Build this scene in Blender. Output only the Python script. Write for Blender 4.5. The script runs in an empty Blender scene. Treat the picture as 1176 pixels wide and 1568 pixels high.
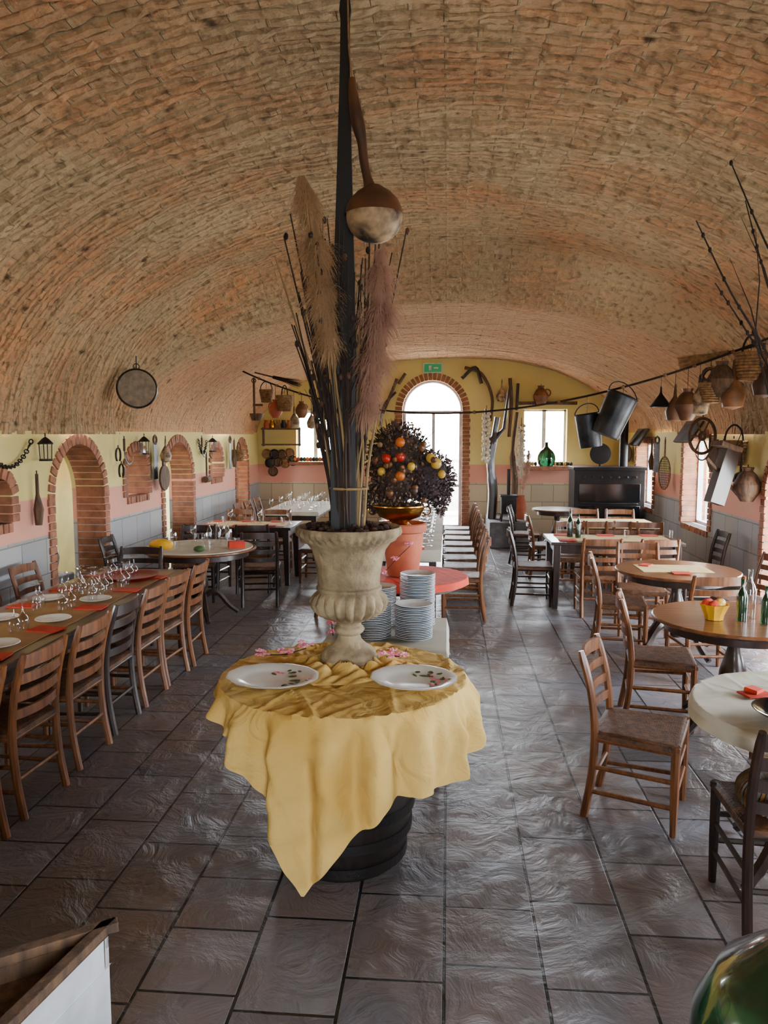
import bpy, math, random
import numpy as np
from math import sin, cos, pi, radians, sqrt
from mathutils import Vector, Matrix, Euler
random.seed(7)
R=random.uniform
C=bpy.context.scene.collection

def lin(c):
    return tuple(((x/255)/12.92 if x/255<=0.04045 else ((x/255+0.055)/1.055)**2.4) for x in c)+(1,)

# ---------------------------------------------------------------- materials
def newmat(name):
    m=bpy.data.materials.new(name); m.use_nodes=True
    nt=m.node_tree; b=nt.nodes['Principled BSDF']
    return m,nt,b
def N(nt,t,**k):
    n=nt.nodes.new(t)
    for a,v in k.items():
        if a in n.inputs: n.inputs[a].default_value=v
        else: setattr(n,a,v)
    return n
def mixcol(nt,fac,a,b,mode='MIX'):
    n=nt.nodes.new('ShaderNodeMix'); n.data_type='RGBA'; n.blend_type=mode
    for sock,val in ((n.inputs[0],fac),(n.inputs[6],a),(n.inputs[7],b)):
        if hasattr(val,'is_linked') : nt.links.new(val,sock)
        else: sock.default_value=val
    return n.outputs[2]
def M(name,col,rough=.6,metal=0,col2=None,scale=6,bump=0,bscale=40,trans=0,emis=None,stretch=(1,1,1),coat=0,sub=0,translucent=0,dist=0,bd=.01):
    m,nt,b=newmat(name)
    c1=lin(col); 
    b.inputs['Base Color'].default_value=c1
    b.inputs['Roughness'].default_value=rough
    b.inputs['Metallic'].default_value=metal
    if trans: b.inputs['Transmission Weight'].default_value=trans
    if coat: b.inputs['Coat Weight'].default_value=coat; b.inputs['Coat Roughness'].default_value=.15
    tc=N(nt,'ShaderNodeTexCoord'); mp=N(nt,'ShaderNodeMapping'); mp.inputs['Scale'].default_value=stretch
    nt.links.new(tc.outputs['Object'],mp.inputs[0])
    if col2 is None: col2=tuple(max(0,x*.8) for x in col)
    no=N(nt,'ShaderNodeTexNoise',Scale=scale,Detail=5.0); nt.links.new(mp.outputs[0],no.inputs['Vector'])
    mr=N(nt,'ShaderNodeMapRange'); mr.inputs[1].default_value=.35; mr.inputs[2].default_value=.65
    nt.links.new(no.outputs[0],mr.inputs[0])
    nt.links.new(mixcol(nt,mr.outputs[0],c1,lin(col2)),b.inputs['Base Color'])
    if bump:
        n2=N(nt,'ShaderNodeTexNoise',Scale=bscale,Detail=4.0,Distortion=dist); nt.links.new(mp.outputs[0],n2.inputs['Vector'])
        bp=N(nt,'ShaderNodeBump',Strength=bump,Distance=bd); nt.links.new(n2.outputs[0],bp.inputs['Height'])
        nt.links.new(bp.outputs[0],b.inputs['Normal'])
    if emis: b.inputs['Emission Color'].default_value=lin(emis[0]); b.inputs['Emission Strength'].default_value=emis[1]
    if translucent:
        tr=N(nt,'ShaderNodeBsdfTranslucent'); tr.inputs[0].default_value=c1
        mx=N(nt,'ShaderNodeMixShader'); mx.inputs[0].default_value=translucent
        nt.links.new(b.outputs[0],mx.inputs[1]); nt.links.new(tr.outputs[0],mx.inputs[2])
        nt.links.new(mx.outputs[0],nt.nodes['Material Output'].inputs[0])
    return m
def glassmat(name,col,fac=.12,rough=.03):
    m,nt,b=newmat(name); nt.nodes.remove(b)
    t=N(nt,'ShaderNodeBsdfTransparent'); t.inputs[0].default_value=col
    g=N(nt,'ShaderNodeBsdfGlossy'); g.inputs['Roughness'].default_value=rough
    lw=N(nt,'ShaderNodeLayerWeight',Blend=.35)
    ad=N(nt,'ShaderNodeMath',operation='ADD'); ad.inputs[1].default_value=fac; ad.use_clamp=True
    nt.links.new(lw.outputs['Facing'],ad.inputs[0])
    ml=N(nt,'ShaderNodeMath',operation='MULTIPLY'); ml.inputs[1].default_value=.6; nt.links.new(ad.outputs[0],ml.inputs[0])
    mx=N(nt,'ShaderNodeMixShader'); nt.links.new(ml.outputs[0],mx.inputs[0])
    nt.links.new(t.outputs[0],mx.inputs[1]); nt.links.new(g.outputs[0],mx.inputs[2])
    nt.links.new(mx.outputs[0],nt.nodes['Material Output'].inputs[0])
    return m

wood=M('chair_wood',(134,82,44),.36,col2=(92,54,30),scale=5,stretch=(8,8,1),coat=.2)
woodd=M('dark_wood',(56,36,28),.33,col2=(34,23,19),scale=5,stretch=(8,8,1),coat=.3)
woodt=M('table_wood',(130,80,44),.3,col2=(90,54,32),scale=4,stretch=(1,8,1),coat=.3)
woodr=M('old_wood',(108,80,56),.8,col2=(64,46,34),scale=6,stretch=(6,6,1),bump=.5,bscale=25)
rush=M('rush_seat',(112,72,42),.55,col2=(66,42,28),scale=26,bump=.5,bscale=90)
black=M('black_iron',(20,19,20),.5,metal=.4,col2=(34,28,26),bump=.3,bscale=50)
slabm=M('black_lacquer',(11,11,13),.55,col2=(18,18,21))
steel=M('galvanised_steel',(70,72,76),.42,metal=.8,col2=(42,44,48),bump=.2)
brass=M('brass',(190,140,50),.25,metal=1,col2=(150,100,40))
white=M('white_china',(228,228,222),.2,col2=(216,216,212),coat=.3)
blueplate=M('plate_edge',(150,172,196),.25,col2=(190,200,212),scale=3)
clothw=M('white_cloth',(220,214,194),.85,col2=(200,194,178),translucent=.15)
clothy=M('yellow_cloth',(230,194,112),.85,col2=(210,166,78),scale=2.5,bump=1.0,bscale=7,dist=1.4,bd=.02,translucent=.15)
clotho=M('orange_cloth',(210,58,26),.8,col2=(180,44,22))
paper=M('brown_paper',(170,130,78),.8,col2=(152,112,68))
cream=M('cream_mat',(232,206,144),.8,col2=(220,188,128))
redm=M('red_plastic',(150,22,30),.4)
yellowm=M('yellow_ceramic',(240,180,30),.4)
terra=M('terracotta',(180,92,58),.7,col2=(156,74,48),bump=.2)
stone=M('urn_stone',(168,150,116),.85,col2=(112,94,70),scale=9,bump=.8,bscale=45)
brickm=M('arch_brick',(164,106,76),.85,col2=(126,82,60),scale=9,bump=.6,bscale=40)
graystone=M('gray_stone',(118,116,116),.85,col2=(86,86,90),bump=.6,bscale=30)
straw=M('straw',(150,112,68),.8,col2=(104,74,44),scale=30,bump=.6,bscale=60)
gourdm=M('gourd_skin',(104,64,38),.5,col2=(58,38,28),scale=5)
gourdl=M('gourd_mottled',(190,158,120),.6,col2=(56,44,36),scale=14)
gourdb=M('gourd_brown',(140,92,52),.5,col2=(84,54,34),scale=6)
pampas=M('pampas_plume',(214,182,142),.9,col2=(172,140,104),translucent=.45)
pampasp=M('pampas_pink',(196,156,134),.9,col2=(152,116,100),translucent=.45)
stick=M('dried_stick',(56,38,30),.8,col2=(32,23,20))
stickl=M('pale_stick',(160,130,84),.8)
leafd=M('dried_leaf',(84,62,48),.8,col2=(44,33,28),scale=12)
leafp=M('dried_purple',(88,68,74),.8,col2=(48,37,43),scale=12)
soil=M('bark_chips',(78,48,36),.9,col2=(46,30,24),scale=30,bump=1)
pink=M('pink_blossom',(226,100,130),.6,col2=(240,170,180),scale=30)
green=M('leaf_green',(70,100,50),.6)
apple=M('red_fruit',(196,34,22),.3); orange=M('orange_fruit',(226,110,24),.4); lemon=M('yellow_fruit',(222,176,60),.4)
glass=glassmat('clear_glass',(.96,.97,.98,1),.12)
wglass=glassmat('window_glass',(.97,.98,1,1),.03)
greeng=M('green_glass',(16,62,32),.05,col2=(10,42,24),trans=.5,coat=1)
framew=M('white_frame',(214,218,222),.4)
signg=M('exit_green',(20,120,70),.5,emis=((20,150,80),.4)); 
pan=M('sieve_mesh',(140,124,104),.8,col2=(112,98,82),scale=20)
bulb=M('garlic',(222,214,196),.7,col2=(190,176,150))
ceramicp=M('painted_motif',(150,80,70),.4,col2=(70,110,60),scale=18)
barrelw=M('barrel_wood',(36,26,23),.4,col2=(20,15,15),stretch=(8,8,1),coat=.3)
plastg=M('outside_ground',(190,185,175),.9)
darkglass=M('oven_glass',(14,15,18),.12,coat=.5)
aislem=M('aisle_plaster',(196,186,112),.85,col2=(170,160,100),scale=2,bump=.2,bscale=20)

# floor
def floor_mat():
    m,nt,b=newmat('slate_floor')
    g=N(nt,'ShaderNodeTexCoord'); s=N(nt,'ShaderNodeSeparateXYZ'); nt.links.new(g.outputs['Object'],s.inputs[0])
    c=N(nt,'ShaderNodeCombineXYZ'); nt.links.new(s.outputs[1],c.inputs[0]); nt.links.new(s.outputs[0],c.inputs[1])
    br=N(nt,'ShaderNodeTexBrick',offset=.37,squash=.68,squash_frequency=3)
    for k,v in (('Scale',1.0),('Brick Width',.52),('Row Height',.36),('Mortar Size',.007),('Mortar Smooth',.25),('Bias',0.0)): br.inputs[k].default_value=v
    br.inputs['Color1'].default_value=lin((116,116,124)); br.inputs['Color2'].default_value=lin((80,80,88)); br.inputs['Mortar'].default_value=lin((24,21,21))
    nt.links.new(c.outputs[0],br.inputs['Vector'])
    n1=N(nt,'ShaderNodeTexNoise',Scale=1.3,Detail=6.0); nt.links.new(g.outputs['Object'],n1.inputs['Vector'])
    mr=N(nt,'ShaderNodeMapRange'); mr.inputs[1].default_value=.38; mr.inputs[2].default_value=.66; nt.links.new(n1.outputs[0],mr.inputs[0])
    col=mixcol(nt,mr.outputs[0],br.outputs['Color'],lin((106,88,78)))
    col=mixcol(nt,br.outputs['Fac'],col,lin((20,18,18)))
    nt.links.new(col,b.inputs['Base Color'])
    n2=N(nt,'ShaderNodeTexNoise',Scale=5.0,Detail=8.0,Distortion=.9); n2.inputs['Roughness'].default_value=.6
    nt.links.new(g.outputs['Object'],n2.inputs['Vector'])
    r=N(nt,'ShaderNodeMapRange'); r.inputs[3].default_value=.24; r.inputs[4].default_value=.44; nt.links.new(n2.outputs[0],r.inputs[0]); nt.links.new(r.outputs[0],b.inputs['Roughness'])
    ma=N(nt,'ShaderNodeMath',operation='MULTIPLY_ADD'); ma.inputs[1].default_value=-.6; nt.links.new(br.outputs['Fac'],ma.inputs[0]); nt.links.new(n2.outputs[0],ma.inputs[2])
    bp=N(nt,'ShaderNodeBump',Strength=.85,Distance=.028); nt.links.new(ma.outputs[0],bp.inputs['Height']); nt.links.new(bp.outputs[0],b.inputs['Normal'])
    b.inputs['Specular IOR Level'].default_value=.65
    return m
def vault_mat():
    m,nt,b=newmat('vault_brick')
    uv=N(nt,'ShaderNodeUVMap'); uv.uv_map='UVMap'
    g=N(nt,'ShaderNodeTexCoord')
    br=N(nt,'ShaderNodeTexBrick',offset=.5)
    for k,v in (('Scale',1.0),('Brick Width',.27),('Row Height',.075),('Mortar Size',.009),('Mortar Smooth',.5),('Bias',0.0)): br.inputs[k].default_value=v
    br.inputs['Color1'].default_value=lin((206,150,106)); br.inputs['Color2'].default_value=lin((176,136,100)); br.inputs['Mortar'].default_value=lin((174,152,118))
    nt.links.new(uv.outputs[0],br.inputs['Vector'])
    n1=N(nt,'ShaderNodeTexNoise',Scale=.8,Detail=9.0); n1.inputs['Roughness'].default_value=.62; nt.links.new(g.outputs['Object'],n1.inputs['Vector'])
    mr=N(nt,'ShaderNodeMapRange'); mr.inputs[1].default_value=.38; mr.inputs[2].default_value=.58; nt.links.new(n1.outputs[0],mr.inputs[0])
    col=mixcol(nt,mr.outputs[0],br.outputs['Color'],lin((188,164,126)))
    n3=N(nt,'ShaderNodeTexNoise',Scale=16.0,Detail=7.0); nt.links.new(g.outputs['Object'],n3.inputs['Vector'])
    mr3=N(nt,'ShaderNodeMapRange'); mr3.inputs[1].default_value=.52; mr3.inputs[2].default_value=.78; nt.links.new(n3.outputs[0],mr3.inputs[0])
    col=mixcol(nt,mr3.outputs[0],col,lin((108,84,62)))
    n5=N(nt,'ShaderNodeTexNoise',Scale=.35,Detail=4.0); nt.links.new(g.outputs['Object'],n5.inputs['Vector'])
    mr5=N(nt,'ShaderNodeMapRange'); mr5.inputs[1].default_value=.45; mr5.inputs[2].default_value=.7; mr5.inputs[4].default_value=.5; nt.links.new(n5.outputs[0],mr5.inputs[0])
    col=mixcol(nt,mr5.outputs[0],col,lin((118,98,78)))
    # the far bay was cleaned and is pinker / paler
    sp=N(nt,'ShaderNodeSeparateXYZ'); nt.links.new(g.outputs['Object'],sp.inputs[0])
    mf=N(nt,'ShaderNodeMapRange'); mf.inputs[1].default_value=8.9; mf.inputs[2].default_value=9.3; mf.inputs[3].default_value=0; mf.inputs[4].default_value=.5; nt.links.new(sp.outputs[1],mf.inputs[0])
    col=mixcol(nt,mf.outputs[0],col,lin((214,166,130)))
    wv=N(nt,'ShaderNodeVectorMath',operation='ADD'); nt.links.new(g.outputs['Object'],wv.inputs[0])
    sc=N(nt,'ShaderNodeVectorMath',operation='SCALE'); sc.inputs[3].default_value=.16
    n6=N(nt,'ShaderNodeTexNoise',Scale=9.0,Detail=3.0); nt.links.new(g.outputs['Object'],n6.inputs['Vector']); nt.links.new(n6.outputs['Color'],sc.inputs[0]); nt.links.new(sc.outputs[0],wv.inputs[1])
    vo=N(nt,'ShaderNodeTexVoronoi',Scale=2.4); nt.links.new(wv.outputs[0],vo.inputs['Vector'])
    mr4=N(nt,'ShaderNodeMapRange'); mr4.inputs[1].default_value=.04; mr4.inputs[2].default_value=.12; mr4.inputs[3].default_value=.8; mr4.inputs[4].default_value=0; nt.links.new(vo.outputs[0],mr4.inputs[0])
    col=mixcol(nt,mr4.outputs[0],col,lin((56,42,34)))
    nt.links.new(col,b.inputs['Base Color']); b.inputs['Roughness'].default_value=.92
    b.inputs['Specular IOR Level'].default_value=.1
    ad=N(nt,'ShaderNodeMath',operation='MULTIPLY_ADD'); ad.inputs[1].default_value=-.3; nt.links.new(br.outputs['Fac'],ad.inputs[0]); nt.links.new(n3.outputs[0],ad.inputs[2])
    bp=N(nt,'ShaderNodeBump',Strength=.9,Distance=.035); nt.links.new(ad.outputs[0],bp.inputs['Height']); nt.links.new(bp.outputs[0],b.inputs['Normal'])
    return m
def wall_mat(name,low,tilelow=True):
    m,nt,b=newmat(name)
    g=N(nt,'ShaderNodeTexCoord'); s=N(nt,'ShaderNodeSeparateXYZ'); nt.links.new(g.outputs['Object'],s.inputs[0])
    def step(z):
        n=N(nt,'ShaderNodeMapRange'); n.inputs[1].default_value=z-.006; n.inputs[2].default_value=z+.006; nt.links.new(s.outputs[2],n.inputs[0]); return n.outputs[0]
    ad=N(nt,'ShaderNodeMath',operation='ADD'); nt.links.new(s.outputs[0],ad.inputs[0]); nt.links.new(s.outputs[1],ad.inputs[1])
    c=N(nt,'ShaderNodeCombineXYZ'); nt.links.new(ad.outputs[0],c.inputs[0]); nt.links.new(s.outputs[2],c.inputs[1])
    br=N(nt,'ShaderNodeTexBrick',offset=.5)
    for k,v in (('Scale',1.0),('Brick Width',.42),('Row Height',.33),('Mortar Size',.006)): br.inputs[k].default_value=v
    br.inputs['Color1'].default_value=lin(low); br.inputs['Color2'].default_value=lin(tuple(x*.88 for x in low)); br.inputs['Mortar'].default_value=lin(tuple(x*.6 for x in low))
    nt.links.new(c.outputs[0],br.inputs['Vector'])
    col=mixcol(nt,step(1.02),br.outputs['Color'],lin((222,146,126)))
    col=mixcol(nt,step(1.37),col,lin((224,206,124)))
    n1=N(nt,'ShaderNodeTexNoise',Scale=2.5,Detail=6.0); nt.links.new(g.outputs['Object'],n1.inputs['Vector'])
    mr=N(nt,'ShaderNodeMapRange'); mr.inputs[1].default_value=.3; mr.inputs[2].default_value=.7; mr.inputs[3].default_value=0; mr.inputs[4].default_value=.3; nt.links.new(n1.outputs[0],mr.inputs[0])
    col=mixcol(nt,mr.outputs[0],col,lin((188,172,136)))
    nt.links.new(col,b.inputs['Base Color']); b.inputs['Roughness'].default_value=.8
    n2=N(nt,'ShaderNodeTexNoise',Scale=18.0,Detail=5.0); nt.links.new(g.outputs['Object'],n2.inputs['Vector'])
    bp=N(nt,'ShaderNodeBump',Strength=.35,Distance=.01); nt.links.new(n2.outputs[0],bp.inputs['Height']); nt.links.new(bp.outputs[0],b.inputs['Normal'])
    return m
FLOOR=floor_mat(); VAULT=vault_mat(); WALL=wall_mat('wall_plaster',(156,158,164)); WALLF=wall_mat('wall_plaster_end',(196,176,144))

# ---------------------------------------------------------------- mesh builder
class MB:
    def __init__(s): s.v=[];s.f=[];s.mi=[];s.mats=[]
    def add(s,vs,fs,mat,T=None):
        if mat not in s.mats: s.mats.append(mat)
        k=s.mats.index(mat); o=len(s.v)
        for p in vs:
            p=Vector(p)
            if T is not None: p=T@p
            s.v.append(tuple(p))
        for f in fs: s.f.append(tuple(i+o for i in f)); s.mi.append(k)
    def box(s,c,sz,mat,rot=(0,0,0),T=None):
        a,b,d=[x/2 for x in sz]
        vs=[(x,y,z) for x in(-a,a) for y in(-b,b) for z in(-d,d)]
        fs=[(0,1,3,2),(4,6,7,5),(0,4,5,1),(2,3,7,6),(0,2,6,4),(1,5,7,3)]
        Q=Matrix.Translation(c)@Euler(rot).to_matrix().to_4x4()
        if T is not None: Q=T@Q
        s.add(vs,fs,mat,Q)
    def tube(s,pts,rad,mat,n=8,T=None,cap=True,flat=None):
        pts=[Vector(p) for p in pts]
        if not hasattr(rad,'__len__'): rad=[rad]*len(pts)
        vs=[];fs=[]
        t0=(pts[1]-pts[0]).normalized()
        u=t0.orthogonal().normalized()
        if abs(t0.z)<.99:
            u=t0.cross(Vector((0,0,1))).normalized()
        else: u=Vector((1,0,0))
        for i,p in enumerate(pts):
            t=(pts[min(i+1,len(pts)-1)]-pts[max(i-1,0)]).normalized()
            u=(u-t*u.dot(t)).normalized(); w=t.cross(u)
            for j in range(n):
                a=2*pi*j/n+(pi/4 if n==4 else 0)
                fx,fy=(1,1) if flat is None else flat
                vs.append(p+u*cos(a)*rad[i]*fx+w*sin(a)*rad[i]*fy)
        for i in range(len(pts)-1):
            for j in range(n):
                fs.append((i*n+j,i*n+(j+1)%n,(i+1)*n+(j+1)%n,(i+1)*n+j))
        if cap:
            fs.append(tuple(range(n))[::-1]); fs.append(tuple(range((len(pts)-1)*n,len(pts)*n)))
        s.add(vs,fs,mat,T)
    def lathe(s,prof,mat,c=(0,0,0),n=24,rot=(0,0,0),T=None,rf=None,sc=(1,1,1)):
        vs=[];fs=[]
        for i,(r,z) in enumerate(prof):
            for j in range(n):
                a=2*pi*j/n; rr=r*(rf(a,z,r) if rf else 1)
                vs.append((max(rr,1e-4)*cos(a)*sc[0],max(rr,1e-4)*sin(a)*sc[1],z*sc[2]))
        for i in range(len(prof)-1):
            for j in range(n): fs.append((i*n+j,i*n+(j+1)%n,(i+1)*n+(j+1)%n,(i+1)*n+j))
        Q=Matrix.Translation(c)@Euler(rot).to_matrix().to_4x4()
        if T is not None: Q=T@Q
        s.add(vs,fs,mat,Q)
    def sphere(s,c,r,mat,n=12,m=8,rot=(0,0,0),T=None):
        if not hasattr(r,'__len__'): r=(r,r,r)
        s.lathe([(sin(pi*i/m),-cos(pi*i/m)) for i in range(m+1)],mat,c,n,rot,T,None,r)
    def torus(s,c,R_,r,mat,rot=(0,0,0),n=24,T=None,sq=1):
        pts=[(R_+r*cos(2*pi*i/8),r*sq*sin(2*pi*i/8)) for i in range(9)]
        s.lathe(pts,mat,c,n,rot,T)
    def sheet(s,grid,mat,T=None,closed=False):
        h=len(grid);w=len(grid[0]);vs=[p for r in grid for p in r];fs=[]
        for i in range(h-1):
            for j in range(w if closed else w-1): fs.append((i*w+j,i*w+(j+1)%w,(i+1)*w+(j+1)%w,(i+1)*w+j))
        s.add(vs,fs,mat,T)
    def mesh(s,name,ang=35):
        me=bpy.data.meshes.new(name); me.from_pydata(s.v,[],s.f)
        for m in s.mats: me.materials.append(m)
        me.polygons.foreach_set('material_index',s.mi)
        me.polygons.foreach_set('use_smooth',[True]*len(s.f))
        me.update()
        try: me.set_sharp_from_angle(angle=radians(ang))
        except Exception: pass
        return me
    def obj(s,name,loc=(0,0,0),rz=0,bevel=0,ang=35,solid=0,recenter=False):
        if recenter:
            a=np.array(s.v); c=(a.min(0)+a.max(0))/2; loc=tuple(c); s.v=[tuple(np.array(p)-c) for p in s.v]
        me=s.mesh(name,ang); return place(me,name,loc,rz,bevel,solid)
def place(me,name,loc,rz=0,bevel=0,solid=0):
    o=bpy.data.objects.new(name,me); C.objects.link(o); o.location=loc; o.rotation_euler=(0,0,rz)
    if solid: 
        q=o.modifiers.new('solid','SOLIDIFY'); q.thickness=solid
    if bevel:
        b=o.modifiers.new('bevel','BEVEL'); b.width=bevel; b.segments=2; b.limit_method='ANGLE'; b.angle_limit=radians(50)
    return o
def catmull(P,k=6):
    P=[Vector(p) for p in P]; out=[]
    Q=[P[0]*2-P[1]]+P+[P[-1]*2-P[-2]]
    for i in range(1,len(Q)-2):
        for j in range(k):
            t=j/k;a,b,c,d=Q[i-1:i+3]
            out.append(.5*((2*b)+(c-a)*t+(2*a-5*b+4*c-d)*t*t+(3*b-a-3*c+d)*t**3))
    out.append(P[-1]); return out
def lerpk(keys,x):
    for (a,va),(b,vb) in zip(keys,keys[1:]):
        if a<=x<=b: return va+(vb-va)*(x-a)/(b-a)
    return keys[-1][1]

# ---------------------------------------------------------------- room
XL,XR,YF,YB,SP=-3.7,3.3,15.0,-2.2,1.95
CX=(XL+XR)/2; HA=(XR-XL)/2
def rise(y):
    if y<8.25: return 2.03
    if y<9.0: 
        t=(y-8.25)/.75; return 2.03-.54*t
    return 1.49-.005*(y-9)
def vault_z(x,y):
    u=max(0,1-((x-CX)/HA)**2); return SP+rise(y)*sqrt(u)
def build_vault():
    rs=np.random.RandomState(3)
    pitch=.075; rows=int((YF+.3-YB+.3)/pitch); na=230
    th=np.linspace(0,pi,na+1)
    ys=[];rowid=[];gro=[]
    for i in range(rows):
        y0=YB-.3+i*pitch
        for f,gv in ((0.0,1),(.18,0),(.82,0)): ys.append(y0+f*pitch); rowid.append(i); gro.append(gv)
    ys=np.array(ys); rowid=np.array(rowid); gro=np.array(gro)
    off=rs.uniform(-.011,.011,(rows,80)); rowoff=rs.uniform(-.012,.012,rows)
    V=np.zeros((len(ys),na+1,3)); UV=np.zeros((len(ys),na+1,2))
    arc=th*2.75
    for k,y in enumerate(ys):
        h=rise(y); i=rowid[k]
        b=((arc+(.135 if i%2 else 0))/.27).astype(int)
        rg=1.0 if y<9 else .4
        d=np.where(gro[k]==1,-.023*rg,(off[i,b%80]+rowoff[i])*rg)
        d=d+ .025*np.sin(y*1.1+th*3.0)+.015*np.sin(y*2.7-th*5)+rs.normal(0,.0035*rg,na+1)+.014*rg*np.sin(y*6.1+2*np.sin(th*7))*np.sin(th*13+y)
        nx=-np.cos(th)/HA; nz=np.sin(th)/h; L=np.sqrt(nx*nx+nz*nz)
        V[k,:,0]=CX-HA*np.cos(th)-d*nx/L; V[k,:,2]=SP+h*np.sin(th)-d*nz/L*1.0; V[k,:,1]=y+rs.normal(0,.003,na+1)
        UV[k,:,0]=arc; UV[k,:,1]=y-(YB-.3)
    w=na+1; idx=np.arange(len(ys)*w).reshape(len(ys),w)
    F=np.stack([idx[:-1,:-1],idx[:-1,1:],idx[1:,1:],idx[1:,:-1]],-1).reshape(-1,4)
    me=bpy.data.meshes.new('ceiling'); me.from_pydata(V.reshape(-1,3).tolist(),[],F.tolist())
    uvl=me.uv_layers.new(name='UVMap'); li=np.zeros(len(me.loops),dtype=np.int32); me.loops.foreach_get('vertex_index',li)
    uvl.data.foreach_set('uv',UV.reshape(-1,2)[li].ravel())
    me.materials.append(VAULT); me.update()
    place(me,'ceiling',(0,0,0))
build_vault()

def box_obj(name,lo,hi,mat,bevel=0):
    mb=MB(); c=[(a+b)/2 for a,b in zip(lo,hi)]; mb.box((0,0,0),[b-a for a,b in zip(lo,hi)],mat); return mb.obj(name,c,0,bevel)
mb=MB(); mb.box((-.85,(YF+YB)/2,-.1),(9.1,YF-YB+.7,.2),FLOOR); mb.obj('floor')
mb=MB(); mb.box((0,6,-.3),(160,160,.1),plastg); mb.obj('ground_terrace')

def wall(name,fr,s0,s1,top,ops,th,mat,dz=None):
    """fr(s,d,z)->world ; ops: (a,b,zb,zspring,arch)"""
    mb=MB(); cuts={s0,s1}
    n=int((s1-s0)/.25)
    for i in range(n+1): 
        s=s0+(s1-s0)*i/n
        if not any(a-.02<s<b+.02 for a,b,*_ in ops): cuts.add(s)
    for a,b,zb,zs,ar in ops:
        for i in range(17): cuts.add(a+(b-a)*(1-cos(pi*i/16))/2)
    cuts=sorted(cuts)
    def opn(s):
        for a,b,zb,zs,ar in ops:
            if a<s<b: return (a,b,zb,zs,ar)
    def az(o,s):
        a,b,zb,zs,ar=o
        if not ar: return zs
        m=(a+b)/2;h=(b-a)/2; return zs+ar*sqrt(max(0,1-((s-m)/h)**2))
    def quad(p): mb.add(p,[(0,1,2,3)],mat)
    for c0,c1 in zip(cuts,cuts[1:]):
        if c1-c0<1e-6: continue
        o=opn((c0+c1)/2); segs=[]
        if o is None: segs=[(0,0,top(c0),top(c1))]
        else:
            if o[2]>0: segs.append((0,0,o[2],o[2]))
            segs.append((az(o,c0),az(o,c1),top(c0),top(c1)))
        for z00,z01,z10,z11 in segs:
            for d in (0,-th): quad([fr(c0,d,z00),fr(c1,d,z01),fr(c1,d,z11),fr(c0,d,z10)])
        if o:
            quad([fr(c0,0,az(o,c0)),fr(c1,0,az(o,c1)),fr(c1,-th,az(o,c1)),fr(c0,-th,az(o,c0))])
            if o[2]>0: quad([fr(c0,0,o[2]),fr(c1,0,o[2]),fr(c1,-th,o[2]),fr(c0,-th,o[2])])
    for a,b,zb,zs,ar in ops:
        for s in (a,b): quad([fr(s,0,zb),fr(s,-th,zb),fr(s,-th,zs),fr(s,0,zs)])
    return mb.obj(name,ang=30)
FL=lambda s,d,z:(XL+d,s,z)
FRR=lambda s,d,z:(XR-d,s,z)
FF=lambda s,d,z:(s,YF-d,z)
FB=lambda s,d,z:(s,YB+d,z)
LOPS=[(1.5,2.6,0,1.3,.55),(3.6,4.7,0,1.3,.55),(5.35,6.3,1.2,1.45,.2),(7.0,8.08,0,1.32,.54),(8.68,9.33,1.22,1.5,.27),(9.87,11.0,0,1.3,.55),(11.9,12.5,1.25,1.5,.25),(13.4,14.1,0,1.4,.4)]
ROPS=[(2.9,4.3,.7,1.92,0),(5.2,6.6,.4,1.92,0),(7.3,8.35,0,1.3,.5),(10.1,11.2,.72,1.9,0),(12.8,13.95,.75,1.8,0)]  # nearest pair of openings is unseen, added to light the left wall and tables
DOOR=(-.89,.28,0,2.4,.585)
FOPS=[(-2.95,-2.25,1.42,2.4,0),DOOR,(1.42,2.24,1.32,2.42,0)]
wall('wall_left',FL,YB,YF,lambda s:SP+.03,LOPS,.35,WALL)
wall('wall_right',FRR,YB,YF,lambda s:SP+.03,ROPS,.35,WALL)
wall('wall_end',FF,XL-.3,XR+.3,lambda s:vault_z(s,YF)+.12,FOPS,.4,WALLF)
BOP=(.0,1.5,.9,2.5,0)  # unseen opening behind the camera, added and sized for light on the near end
wall('wall_entrance',FB,XL-.3,XR+.3,lambda s:vault_z(s,YB)+.12,[BOP],.3,WALL)
# side aisle behind the left arcade
FA=lambda s,d,z:(-5.2+d,s,z)
AOPS=[(2.6,3.4,1.0,1.9,0),(8.7,9.5,1.0,1.9,0),(11.4,12.4,1.0,1.9,0)]
wall('wall_aisle',FA,YB,YF+.3,lambda s:2.4,AOPS,.2,aislem)
box_obj('ceiling_aisle',(-5.4,YB,2.15),(-4.04,YF+.3,2.3),aislem)

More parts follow.
